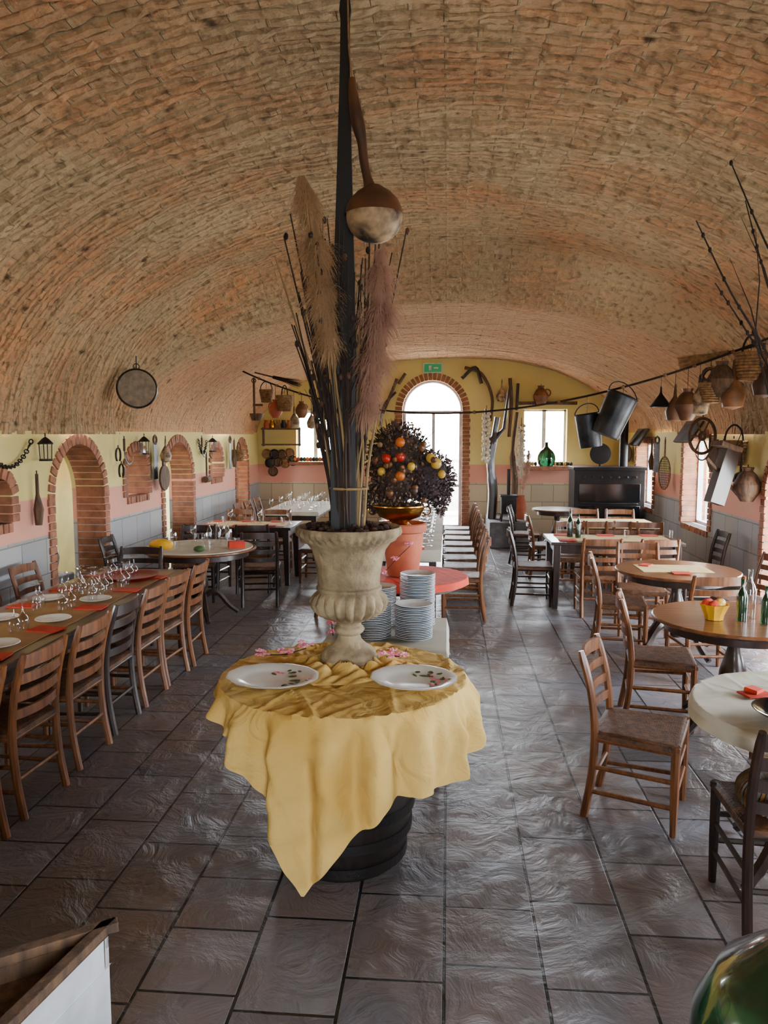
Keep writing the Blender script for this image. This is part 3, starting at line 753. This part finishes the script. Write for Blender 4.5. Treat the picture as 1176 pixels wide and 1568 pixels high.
blossoms('pink_blossom_sprig',[(-.88,3.62,.885),(-.78,3.64,.885),(-.69,3.7,.90)],5)
blossoms('pink_blossom_sprig',[(-.28,3.55,.91),(-.22,3.58,.905)],6)
blossoms('pink_blossom_sprig',[(-.66,4.4,.78),(-.67,4.42,.85)],5)

# service table with plate stacks
rect_table(-.74,.0,4.38,5.2,h=.70,name='serving_table')
flat_cloth('white_tablecloth',-.74,0,4.38,5.2,.706,.1,clothw)
for (x,y,n) in ((-.20,4.62,20),(-.19,4.95,32),(-.45,4.62,19),(-.44,4.93,24),(-.62,4.75,12)):
    mb=MB()
    for i in range(n): plate(mb,R(-.002,.002),R(-.002,.002),.0105*i,.115,white if i%2 else blueplate)
    mb.obj('plate_stack',(x,y,.711))

# fruit topiary in brass bowl over terracotta pot
FX,FY,FZ=-.40,6.45,.775
mb=MB(); mb.lathe([(0,0),(.125,0),(.13,.01),(.17,.30),(.17,.36),(.195,.37),(.2,.43),(.19,.44),(.17,.43),(.15,.39),(0,.39)],terra,n=40)
mb.obj('terracotta_pot',(FX+.03,FY,FZ),ang=40)
blossoms('pink_blossom_sprig',[(FX-.12,FY-.25,.82),(FX-.02,FY-.24,.93),(FX+.1,FY-.22,1.05)],7)
mb=MB(); mb.lathe([(0,0),(.1,0),(.11,.015),(.07,.04),(.09,.06),(.17,.09),(.2,.14),(.21,.17),(.235,.18),(.235,.19),(.2,.185),(.18,.15),(0,.14)],brass,n=40)
for sx in (-1,1): mb.torus((sx*.225,0,.14),.035,.006,brass,(pi/2,0,0),16)
mb.obj('brass_bowl',(FX,FY,FZ+.40),ang=40)
mb=MB(); rr=random.Random(9)
def blob(c,r,n,mats,ls=.035):
    for i in range(n):
        v=Vector((rr.gauss(0,1),rr.gauss(0,1),rr.gauss(0,1))).normalized(); q=rr.uniform(.7,1.06)
        p=Vector(c)+Vector((v.x*r[0],v.y*r[1],v.z*r[2]))*q
        s=ls*rr.uniform(.6,1.4); t=(v*.6+Vector((rr.uniform(-.8,.8),rr.uniform(-.8,.8),rr.uniform(-.8,.8)))).normalized(); u=t.orthogonal().normalized()*s*.35
        nn=t.cross(u)*.4
        mb.add([p-t*s*.5,p+u+nn*.4,p+t*s*.7,p-u+nn*.4],[(0,1,2,3)],rr.choice(mats))
mb.sphere((-.02,0,.33),(.2,.19,.28),leafd,16,12); mb.sphere((.2,-.02,.25),(.15,.13,.17),leafp,14,10)
blob((-.02,0,.33),(.25,.23,.34),3600,[leafd,leafd,leafp,stick,gourdm,straw],.026); blob((.22,-.02,.24),(.18,.16,.21),2200,[leafp,leafd,leafp,stick],.024)
blob((.3,-.02,.08),(.06,.06,.13),400,[leafp,leafd],.025); blob((-.18,-.02,.08),(.1,.1,.12),400,[leafd,stick],.025)
for k in range(80):
    a=rr.uniform(-1,1);mb.tube([(a*.15,rr.uniform(-.1,.1),.5),(a*.25,rr.uniform(-.1,.1),.70+rr.uniform(-.05,.05)-abs(a)*.1)],[.004,.001],stick,4)
for (x,z,r,m) in ((.0,.52,.035,orange),(-.1,.40,.034,apple),(.0,.41,.036,apple),(.0,.27,.036,orange),(-.14,.3,.03,lemon),(.08,.34,.03,lemon),(.26,.36,.04,lemon),(.22,.4,.035,lemon),(.3,.28,.03,lemon),(-.08,.14,.03,gourdm),(.1,.16,.03,gourdm),(-.15,.5,.02,straw)):
    y=-.235 if x<.15 else -.17
    if abs(x)>.12 and x<.15: y=-.2
    mb.sphere((x,y,z),(r,r,r*1.05),m,14,10)
for k in range(14): mb.lathe([(.0,0),(.02,.01),(.024,.03),(.015,.05),(0,.06)],gourdb,(rr.uniform(-.2,.25),-.215,rr.uniform(.05,.5)),8,(1.2,rr.uniform(-1,1),0))
o=mb.obj('dried_fruit_topiary',(FX+.02,FY,FZ+.555),ang=60); o.scale=(1.1,1.05,1.07)

# ---------------------------------------------------------------- foreground corner items
mb=MB()
A=Vector((-.716,1.55));d1=Vector((-.2,-1)).normalized();d2=Vector((-.82,-.57)).normalized()
def quadbox(P,z0,z1,mat):
    vs=[(p[0],p[1],z) for z in (z0,z1) for p in P]; mb.add(vs,[(0,1,2,3),(4,5,6,7),(0,1,5,4),(1,2,6,5),(2,3,7,6),(3,0,4,7)],mat)
L1,L2=.9,.8
c0=A;c1=A+d1*L1;c2=A+d1*L1+d2*L2;c3=A+d2*L2
ci=(c0+c2)/2
quadbox([ci+(c-ci)*.975 for c in (c0,c1,c2,c3)],0,.80,framew)
def rail(p,q,inn,z0=.79):
    p2=p+inn*.026;q2=q+inn*.026; quadbox([p,q,q2,p2],z0,.90,woodr)
n1=Vector((-d1.y,d1.x)); n1=n1 if n1.dot(d2)>0 else -n1
n2=Vector((-d2.y,d2.x)); n2=n2 if n2.dot(d1)>0 else -n2
rail(c0-n1*.004,c1-n1*.004,n1,.88); rail(c0,c3,n2,.88); rail(c3,c2,-n1,.88); rail(c1,c2,-n2,.88)
quadbox([ci+(c-ci)*.97 for c in (c0,c1,c2,c3)],.80,.84,woodr)
for (p,q) in ((c0,c1),(c1,c2),(c2,c3),(c3,c0)):
    p=ci+(p-ci)*.975;q=ci+(q-ci)*.975; nn=(ci-(p+q)/2).normalized()*.012
    quadbox([p,q,q+nn,p+nn],.80,.882,framew)
    quadbox([p+nn,q+nn,q+nn*1.5,p+nn*1.5],.80,.881,woodr)
mb.obj('wooden_counter_box',bevel=.003)
def demi(name,loc,r,m=greeng,basket=False):
    mb=MB(); mb.lathe([(0,0),(r*.7,0),(r*.88,r*.15),(r,r*.75),(r*.96,r*1.15),(r*.75,r*1.6),(r*.42,r*1.9),(r*.2,r*2.1),(r*.17,r*2.5),(r*.21,r*2.52),(r*.21,r*2.62),(r*.15,r*2.62),(r*.13,r*2.2)],m,n=40)
    return mb.obj(name,loc,ang=60)
mb=MB(); mb.box((0,0,.35),(.42,.42,.035),woodd)
for sx in (-1,1):
    for sy in (-1,1): mb.tube([(sx*.15,sy*.15,.35),(sx*.18,sy*.18,0)],[.022,.018],woodd,8)
    mb.tube([(sx*.165,-.165,.15),(sx*.165,.165,.15)],.012,woodd,6); mb.tube([(-.165,sx*.165,.18),(.165,sx*.165,.18)],.012,woodd,6)
mb.obj('low_stool',(.79,1.64,0),.2,.005)
demi('green_demijohn',(.79,1.64,.368),.245)
mb=MB()
for k in range(60):
    a=2*pi*k/60; mb.tube(catmull([(.1*cos(a),.1*sin(a),.02),(.14*cos(a+.15),.14*sin(a+.15),.09),(.2*cos(a+.3),.2*sin(a+.3),.05),(.2*cos(a+.35),.2*sin(a+.35),.0)],3),.009,straw if k%2 else graystone,5)
mb.lathe([(0,.01),(.19,.005),(.2,.02),(.14,.03),(0,.03)],straw,n=24)
mb.obj('woven_basket',(1.40,3.14,.465))

# right edge vase with bare twigs
mb=MB(); mb.lathe([(0,0),(.1,0),(.13,.15),(.14,.3),(.09,.45),(.07,.5),(.09,.54),(.08,.54),(.06,.48)],graystone,n=24)
rr=random.Random(31)
tips=[((-.42,0,1.53),(-.83,-.05,2.22)),((-.36,.1,1.45),(-.68,.1,1.95)),((-.3,-.1,1.7),(-.66,0,2.5)),((-.3,.1,1.6),(-.55,.1,2.35)),((-.2,.2,1.6),(-.35,.2,2.4)),((.1,.1,1.2),(.1,.1,1.9)),((-.35,.0,1.15),(-.50,.05,1.7)),((-.1,.1,1.2),(-.3,.1,2.2))]
for mid,tip in tips:
    mx,my,mz=mid
    P=catmull([(rr.uniform(-.03,.03),0,.3),(mx*.4,my*.4,.3+(mz-.3)*.5),mid,((mx+tip[0])/2+rr.uniform(-.02,.02),(my+tip[1])/2,(mz+tip[2])/2),tip],5)
    mb.tube(P,[.010*(1-.7*i/(len(P)-1)) for i in range(len(P))],stick,6)
    for q in range(9):
        p=P[rr.randint(8,len(P)-1)]; mb.sphere(tuple(p),(.009,.009,.014),stick,6,5)
    p=P[12]; e=Vector((-.15+rr.uniform(-.1,.2),0,.5)); mb.tube([p,p+e*.5+Vector((.02,0,0)),p+e],[.004,.003,.001],stick,5)
mb.obj('twig_vase',(2.02,4.05,.762)); 
round_table(2.02,4.05,.2)

# ---------------------------------------------------------------- rope and hanging things
A0=Vector((-2.94,11,2.85));B0=Vector((2.95,7.45,2.84))
def ropep(t): 
    p=A0.lerp(B0,t); p.z-=.65*4*t*(1-t); return p
mb=MB(); mb.tube([ropep(i/50) for i in range(51)],.012,stick,6)
for t in (.05,.1,.16,.22,.55,.7,.8,.86,.9,.95): p=ropep(t); mb.sphere(tuple(p),.022,straw,8,6)
mb.obj('hanging_rope',recenter=True)
def hang(name,build,p,drop,rz=0,up=None):
    mb=MB(); build(mb); p=Vector(p); o=mb
    o.tube([(0,0,0),(0,0,drop)],.003,black,4)
    return o.obj(name,(p.x,p.y,p.z-drop),rz)
def basket(s):
    def f(mb):
        for k in range(9):
            z=-.2*s+k*.022*s; mb.torus((0,0,z),s*(.07+.004*k),.012*s,straw,n=18)
        mb.lathe([(0,-.2*s),(.07*s,-.2*s),(.11*s,-.02*s)],straw,n=18)
        mb.tube([(s*.1*cos(t),0,-.02*s+s*.13*sin(t)-.0) for t in [pi*i/10 for i in range(11)]],.008*s,stick,5)
    return f
def jug(s,m=terra):
    return lambda mb:(mb.lathe([(0,-.28*s),(.05*s,-.28*s),(.1*s,-.2*s),(.11*s,-.14*s),(.07*s,-.06*s),(.04*s,-.03*s),(.05*s,0),(.03*s,0)],m,n=18),mb.torus((.09*s,0,-.1*s),.05*s,.01*s,m,(pi/2,0,0),12))
def pot(s,m=steel,tilt=.5):
    def f(mb):
        mb.lathe([(0,-.42*s),(.13*s,-.42*s),(.135*s,-.41*s),(.15*s,-.02*s),(.16*s,-.01*s),(.155*s,0),(.13*s,-.02*s),(.12*s,-.38*s),(0,-.39*s)],m,n=24,rot=(0,tilt,0))
        mb.tube([(cos(tilt)*.15*s*cos(t),.15*s*0,-.02*s+.14*s*sin(t)-sin(tilt)*.15*s*cos(t)) for t in [pi*i/10 for i in range(11)]],.006,black,5)
    return f
def lantern(mb):
    mb.lathe([(0,0),(.03,-.02),(.07,-.06),(.07,-.07),(.055,-.07)],black,n=8)
    for k in range(4):
        a=pi/2*k+.78; mb.tube([(.055*cos(a),.055*sin(a),-.07),(.05*cos(a),.05*sin(a),-.2)],.005,black,4)
    mb.lathe([(0,-.22),(.06,-.22),(.06,-.2),(0,-.2)],black,n=8); mb.lathe([(.04,-.2),(.045,-.08)],glass,n=8)
def funnel(mb):
    mb.lathe([(.008,0),(.012,-.06),(.02,-.08),(.1,-.19),(.105,-.2),(.095,-.2),(.015,-.09)],steel,n=20)
def scoop(mb):
    mb.box((0,0,-.25),(.03,.02,.5),woodr); mb.lathe([(0,-.1),(.07,-.1),(.1,0),(.09,0),(.06,-.08),(0,-.08)],woodr,(0.03,0,-.5),14); mb.torus((0,0,-.04),.03,.006,black,(pi/2,0,0),12); mb.box((.05,0,-.38),(.14,.03,.03),woodr)
def sickle(mb):
    mb.tube([(0,0,0),(0,0,-.14)],.014,woodr,8); mb.tube([(.13-.13*cos(t),0,-.14-.15*sin(t)) for t in [pi*.9*i/12 for i in range(13)]],[.012]*9+[.009,.007,.005,.002],black,4,flat=(1,.4))
def shoe(mb):
    mb.tube([(.06*sin(t),0,-.08+.08*cos(t)) for t in [-2.5+5*i/14 for i in range(15)]],.012,black,6,flat=(1,.5))
def club(mb):
    mb.tube([(0,0,0),(0,0,-.18),(.01,0,-.32),(.0,0,-.46)],[.014,.016,.045,.03],woodr,10)
def mallet(mb):
    mb.tube([(0,0,0),(0,0,-.35)],.013,woodr,8); mb.tube([(-.08,0,-.38),(.08,0,-.38)],.05,woodr,12)
def saw(mb):
    mb.box((0,0,-.3),(.12,.006,.46),steel); mb.torus((0,0,-.04),.05,.014,woodr,(pi/2,0,0),12)
def gourdh(s,m=gourdl): return lambda mb:(mb.lathe([(.008*s,0),(.015*s,-.1*s),(.05*s,-.16*s),(.075*s,-.22*s),(.06*s,-.29*s),(0,-.31*s)],m,n=14))
def beater(mb):
    mb.tube([(0,0,0),(0,0,-.25)],.012,straw,6); mb.tube([(.13*sin(t),0,-.5-.24*cos(t)) for t in [2*pi*i/24 for i in range(25)]],.012,straw,6)
    for k in range(-3,4): 
        h=.24*sqrt(1-(k/4)**2); mb.tube([(k*.032,0,-.5-h),(k*.032,0,-.5+h)],.004,black,4)
    for k in range(-6,7):
        w_=.13*sqrt(1-(k/7)**2); mb.tube([(-w_,0,-.5+k*.034),(w_,0,-.5+k*.034)],.004,black,4)
def wheel(mb):
    mb.torus((0,0,-.22),.2,.018,woodr,(pi/2,0,0),28); mb.torus((0,0,-.22),.04,.02,woodr,(pi/2,0,0),12)
    for k in range(6):
        a=pi*k/3; mb.tube([(.04*cos(a),0,-.22+.04*sin(a)),(.2*cos(a),0,-.22+.2*sin(a))],.01,woodr,5)
def board(mb):
    mb.lathe([(0,0),(.16,0),(.165,.012),(.16,.025),(0,.025)],woodr,(0,0,-.2),24,(pi/2,0,0)); mb.box((0,0,-.02),(.04,.02,.12),woodr)
hang('wooden_scoop',scoop,ropep(.035),.02,.3)
for t,b,nm,dr in ((.07,basket(.9),'hanging_basket',.1),(.095,jug(.9),'hanging_jug',.2),(.12,basket(1.1),'hanging_basket',.08),(.145,gourdh(1.0),'small_gourd',.2),(.165,jug(.8,gourdb),'hanging_jug',.1),(.19,gourdh(.9),'small_gourd',.15),
    (.745,pot(.85,steel,-.15),'hanging_milk_can',.18),(.80,pot(1.05,steel,.4),'hanging_bucket',.08),(.855,funnel,'metal_funnel',.1),(.875,gourdh(1.2,gourdb),'small_gourd',.12),(.892,jug(1.1,gourdb),'hanging_jug',.2),(.908,gourdh(1.3),'small_gourd',.1),(.922,basket(1.0),'hanging_basket',.2),(.936,jug(1.2,woodr),'hanging_jug',.05),(.952,gourdh(1.5,gourdb),'small_gourd',.08),(.972,basket(1.3),'hanging_basket',.05),(.99,gourdh(1.4,gourdm),'small_gourd',.1)):
    hang(nm,b,ropep(t),dr,.0 if 'bucket' in nm or 'can' in nm else R(0,3))
def bundle(name,p,d,L,m,n=70):
    mb=MB(); d=Vector(d).normalized(); u=d.orthogonal().normalized(); w_=d.cross(u)
    for k in range(n):
        a=R(0,6.28);q=R(0,1)**.5; o=(u*cos(a)+w_*sin(a))*q
        mb.tube([o*.02,o*.03+d*L*.4,o*.075+d*L],[.004,.003,.001],m,4)
    mb.tube([Vector((0,0,0))-d*L*.7,d*.1],.012,woodr,6)
    mb.obj(name,p)
bundle('straw_broom',tuple(ropep(.07)+Vector((.1,0,.06))),(1,-.4,-.25),.45,stick)
bundle('straw_broom',tuple(ropep(.93)+Vector((.1,0,.05))),(-1,.45,-.22),.45,straw,110)

def onwall(name,b,fr,s,z,d=.03,rz=0): 
    mb=MB(); b(mb); 
    mb.tube([(0,0,0),(0,0,.03)],.006,black,5)
    return mb.obj(name,fr(s,d,z),rz)
L=pi/2
for s,z,b,nm in ((6.72,1.93,lantern,'wall_lantern'),(6.62,1.6,club,'wooden_club'),(8.35,1.8,shoe,'horseshoe'),(8.42,1.62,shoe,'horseshoe'),(8.52,1.9,sickle,'sickle'),(9.0,1.93,lantern,'wall_lantern'),(9.45,1.92,saw,'hand_saw'),(9.6,1.6,board,'round_board'),(9.7,1.9,gourdh(1),'small_gourd'),(11.3,1.9,sickle,'sickle'),(11.5,1.65,mallet,'wooden_mallet'),(11.7,1.9,lantern,'wall_lantern'),(12.8,1.9,saw,'hand_saw'),(13.05,1.85,club,'wooden_club'),(13.2,1.7,basket(1),'hanging_basket')):
    onwall(nm,b,FL,s,z,.1 if nm in('wall_lantern','hanging_basket','round_board','small_gourd') else .06,L)
def chain(name,P,Q,sag,n=26):
    mb=MB(); P=Vector(P);Q=Vector(Q); pr_=[P.lerp(Q,i/n)-Vector((0,0,sag*4*(i/n)*(1-i/n))) for i in range(n+1)]
    for i in range(n):
        c=(pr_[i]+pr_[i+1])/2; d=(pr_[i+1]-pr_[i]).normalized(); l=(pr_[i+1]-pr_[i]).length*.62
        u=d.orthogonal().normalized() if i%2 else d.cross(d.orthogonal()).normalized()
        mb.tube([c+d*l*cos(t)+u*.018*sin(t) for t in [2*pi*k/8 for k in range(9)]],.006,black,5)
    mb.obj(name,recenter=True)
chain('iron_chain',FL(5.9,.04,1.85),FL(6.6,.04,1.9),.2); chain('iron_chain',FL(4.9,.04,1.9),FL(5.9,.04,1.85),.25)
chain('iron_chain',FL(11.2,.04,1.88),FL(11.6,.04,1.85),.2)
mb=MB(); mb.torus((0,0,0),.2,.012,woodd,(pi/2,0,0),36,sq=3); mb.lathe([(0,.02),(.19,.02),(.19,.03),(0,.03)],pan,(0,0,0),36,(pi/2,0,0)); mb.tube([(0,0,.2),(0,0,.34)],.006,black,5); mb.torus((0,0,.23),.03,.005,black,(pi/2,0,0),12)
mb.obj('round_sieve',(-3.28,8.05,2.43),.42)
for s,z,b,nm in ((8.75,1.85,mallet,'wooden_mallet'),(9.0,1.9,basket(1.4),'hanging_basket'),(9.3,1.9,club,'wooden_club'),(9.55,1.85,board,'round_board'),(9.8,1.92,sickle,'sickle'),(11.75,1.88,beater,'wicker_carpet_beater'),(12.2,1.9,saw,'hand_saw'),(12.5,1.85,club,'wooden_club'),(14.3,1.8,board,'round_board'),(8.55,1.6,jug(1.3,woodr),'hanging_jug')):
    onwall(nm,b,FRR,s,z,.12,L+.4)
mb=MB(); wheel(mb); mb.tube([(0,0,0),(0,0,.35)],.006,black,5); mb.obj('wooden_wheel',(2.9,9.2,2.15),.5)
mb=MB(); mb.box((0,0,.3),(.18,.12,.6),woodd,(0,.3,0)); mb.box((.02,-.02,.62),(.26,.2,.05),woodr,(0,.3,0)); mb.tube([(-.2,0,.5),(.2,0,.1)],.02,woodr,8); mb.tube([(.15,0,.62),(.22,0,.8)],.006,black,5); mb.obj('wooden_beehive_box',(2.92,8.55,1.2),.3,.006)
for (s,z) in ((10.6,1.98),(13.3,1.9)):
    mb=MB(); mb.box((0,0,0),(.03,.7,.32),woodd,(0,.55,0)); mb.box((-.02,0,-.008),(.01,.62,.26),steel,(0,.55,0)); mb.obj('tilted_picture',(XR-.14,s,z))
# ---- end wall dressing
def stickline(name,P,r,m=woodr): 
    mb=MB(); mb.tube(catmull(P,5),r,m,7); return mb.obj(name,recenter=True)
E=YF-.08
stickline('wooden_crutch',[(-1.25,E,2.35),(-1.1,E,2.7),(-.98,E,3.0)],.03); stickline('wooden_crutch',[(-1.3,E,2.1),(-1.22,E,2.5),(-1.0,E,2.75)],.025,woodd)
stickline('wooden_handle',[(-.95,E,2.9),(-.82,E,3.1)],.03); stickline('driftwood_branch',[(.25,E,3.0),(.5,E,3.2),(.62,E,2.9)],.035,woodd)
stickline('driftwood_branch',[(.3,E,3.2),(.62,E,3.08),(.82,E,2.65),(.8,E,2.2)],.03,woodr); stickline('wooden_handle',[(1.15,E,3.0),(1.18,E,2.5),(1.15,E,1.9)],.035); stickline('wooden_handle',[(1.3,E,2.9),(1.28,E,2.4)],.03,woodd)
onwall('hanging_jug',jug(1.3,gourdb),FF,1.72,2.85,.15); onwall('hanging_gourd_bottle',gourdh(1.3),FF,1.0,2.95,.1); onwall('oil_lantern',lantern,FF,-1.35,2.55,.1)
onwall('saucepan',lambda mb:(mb.lathe([(0,-.3),(.1,-.3),(.12,-.2),(.11,-.2),(0,-.28)],black,(0,0,0),16),mb.box((0,0,-.1),(.02,.02,.25),black)),FF,-1.6,2.6,.15)
box_obj('window_lintel_shelf',(1.3,YF-.12,2.5),(2.4,YF,2.56),woodr,.004)
mb=MB(); mb.box((0,0,0),(.34,.03,.17),signg); mb.box((0,-.018,0),(.36,.006,.19),framew); mb.box((.0,-.024,0),(.32,.006,.15),signg); mb.box((-.05,-.03,0),(.05,.004,.09),framew); mb.box((.06,-.03,0),(.09,.004,.03),framew); mb.obj('exit_sign',(-.3,YF-.03,3.2))
box_obj('stone_plinth',(.72,13.3,0),(1.38,14.9,.45),graystone,.02)
mb=MB(); mb.tube(catmull([(0,0,0),(.02,0,.5),(-.03,0,1.0),(.02,0,1.4),(.08,0,1.8)],5),[.085]*8+[.07]*8+[.05]*5,woodd,10)
mb.tube([(.0,0,1.25),(-.1,0,1.5),(-.12,0,1.95)],[.05,.04,.02],woodd,8); mb.tube([(.03,0,1.4),(.2,0,1.6),(.28,0,2.3)],[.045,.035,.02],woodd,8)
mb.obj('tree_trunk_post',(.78,13.9,.45))
mb=MB(); mb.tube(catmull([(0,0,0),(.03,0,.6),(-.02,0,1.2),(.05,0,1.9)],5),[.06]*10+[.035]*6,woodr,9); mb.obj('tree_trunk_post',(1.2,14.4,.45))
mb=MB(); mb.box((0,0,.28),(.26,.24,.3),black); 
for sx in(-1,1):
    for sy in(-1,1): mb.tube([(sx*.1,sy*.09,.14),(sx*.13,sy*.12,0)],.014,black,6)
mb.box((0,-.125,.28),(.18,.012,.18),darkglass); mb.tube([(0,0,.43),(0,0,.9)],.03,black,10); mb.box((0,0,.44),(.3,.28,.03),black); mb.obj('iron_wood_stove',(1.05,13.55,.45),bevel=.004)
def braid(name,loc,n,L_):
    mb=MB()
    for i in range(n):
        a=i*2.4; z=-L_*i/n; mb.sphere((.05*cos(a),.05*sin(a),z),(.034,.034,.03),bulb,8,6); mb.tube([(.04*cos(a),.04*sin(a),z),(0,0,z+.05)],.004,straw,4)
    mb.tube([(0,0,.15),(0,0,-L_)],.008,straw,5); mb.obj(name,loc)
braid('garlic_braid',(.66,13.7,2.3),46,.85); braid('garlic_braid',(1.32,14.3,2.1),34,.7)
mb=MB(); plume(mb,[(0,0,.7),(.02,0,1.1),(.0,0,1.5)],.14,bulb,900,[(0,0,0),(0,0,.7),(0,0,1.4)],8,.06,.006); plume(mb,[(.05,0,.5),(.12,0,.9),(.14,0,1.2)],.12,pampasp,700,[(0,0,0),(.05,0,.5),(.12,0,1.0)],9,.06,.006)
mb.lathe([(0,0),(.1,0),(.12,.2),(.08,.4),(.09,.42)],terra,n=18); mb.obj('pampas_vase',(1.28,13.9,.45),ang=60)
demi('green_demijohn',(1.83,14.72,1.36),.17)
box_obj('window_sill',(1.3,14.55,1.28),(2.36,15.0,1.36),brickm,.01); box_obj('window_sill',(-3.05,14.75,1.36),(-2.15,15.0,1.42),brickm,.01)
mb=MB()
for k in range(14): 
    x=-3+.06*k; mb.sphere((x,14.85,1.47),(.035,.04,.045),[green,orange,terra,leafd][k%4],8,6)
mb.obj('sill_pot_collection',recenter=True)
mb=MB()
for k in range(18): mb.sphere((1.38+.05*k if k<6 else 1.95+.03*(k-6),14.72+R(-.05,.05),1.40),(.03,.04,.04),[green,lemon,leafd][k%3],8,6)
mb.obj('sill_gourd_collection',recenter=True)
mb=MB(); mb.box((0,0,.78),(1.15,.6,1.16),black); mb.box((0,-.02,1.38),(1.2,.66,.05),black); mb.box((0,-.31,.98),(1.0,.02,.3),darkglass); mb.box((0,-.31,.55),(1.0,.02,.42),darkglass)
for k in range(7): mb.lathe([(0,0),(.02,0),(.02,.03),(0,.03)],steel,(-.42+k*.14,-.31,1.24),10,(pi/2,0,0))
mb.tube([(-.45,-.36,.8),(.45,-.36,.8)],.012,steel,8)
for sx in (-1,1):
    mb.tube([(sx*.45,-.36,.8),(sx*.45,-.3,.8)],.01,steel,6)
    for sy in (-1,1): mb.tube([(sx*.5,sy*.24,.2),(sx*.52,sy*.26,0)],.035,black,8)
mb.lathe([(.0,0),(.17,0),(.18,.03),(0,.04)],black,(0-.1,.05,1.62),24,(pi/2,0,0)); mb.tube([(-.1,.05,1.4),(-.1,.05,1.5)],.02,black,6)
mb.tube([(.3,.1,1.4),(.3,.1,2.2),(.3,.5,2.5)],.07,black,14)
mb.obj('cast_iron_range',(2.68,13.45,0),bevel=.008)
mb=MB()
mb.box((0,0,0),(.75,.2,.03),woodr); mb.box((0,.02,-.3),(.75,.16,.03),woodr)
for x in (-.35,.35): mb.box((x,.05,-.15),(.03,.12,.36),woodr)
for k in range(6): mb.lathe([(0,.015),(.05,.015),(.06,.08),(.04,.14),(.045,.17)],[terra,brass,straw,steel][k%4],(-.28+.11*k,-.01,0),12)
mb.obj('crockery_shelf',(-3.2,14.8,2.05),.1)
mb=MB()
for k in range(9):
    x=-.3+.15*(k%4)+.06*(k//4); z=-.02-.16*(k//4)-R(0,.05)
    mb.lathe([(0,-.01),(.08,-.01),(.1,.03),(.095,.035),(.07,.0),(0,.0)],[straw,steel,woodr][k%3],(x,-.03,z),18,(pi/2,0,0))
mb.obj('hanging_pan_collection',(-3.2,14.9,1.62))
demi('green_demijohn',(-4.34,7.75,.45),.26); box_obj('stone_bench',(-4.65,7.1,0),(-4.07,8.1,.45),graystone,.015)
demi('green_demijohn',(-4.35,10.6,.45),.2); box_obj('stone_bench',(-4.65,10.0,0),(-4.07,11.0,.45),graystone,.015)
mb=MB(); mb.lathe([(0,0),(.1,0),(.14,.2),(.13,.2),(.1,.05),(0,.05)],terra,n=20)
for k in range(60):
    a=R(0,6.28);q=R(.05,.25);z=R(.25,.55); mb.tube([(0,0,.15),(q*.5*cos(a),q*.5*sin(a),z*.8)],.003,green,4); mb.add([(q*cos(a)-.03,q*sin(a),z),(q*cos(a),q*sin(a)+.04,z+.03),(q*cos(a)+.04,q*sin(a),z),(q*cos(a),q*sin(a)-.03,z-.02)],[(0,1,2,3)],green)
mb.obj('potted_plant',(-4.3,10.2,.45))

# ---------------------------------------------------------------- camera
cd=bpy.data.cameras.new('camera'); cam=bpy.data.objects.new('camera',cd); C.objects.link(cam)
cam.location=(0,0,1.95); cam.rotation_euler=(radians(90-5.72),0,radians(4.7))
cd.sensor_fit='VERTICAL'; cd.sensor_height=36; cd.lens=27.3; cd.clip_start=.05
bpy.context.scene.camera=cam
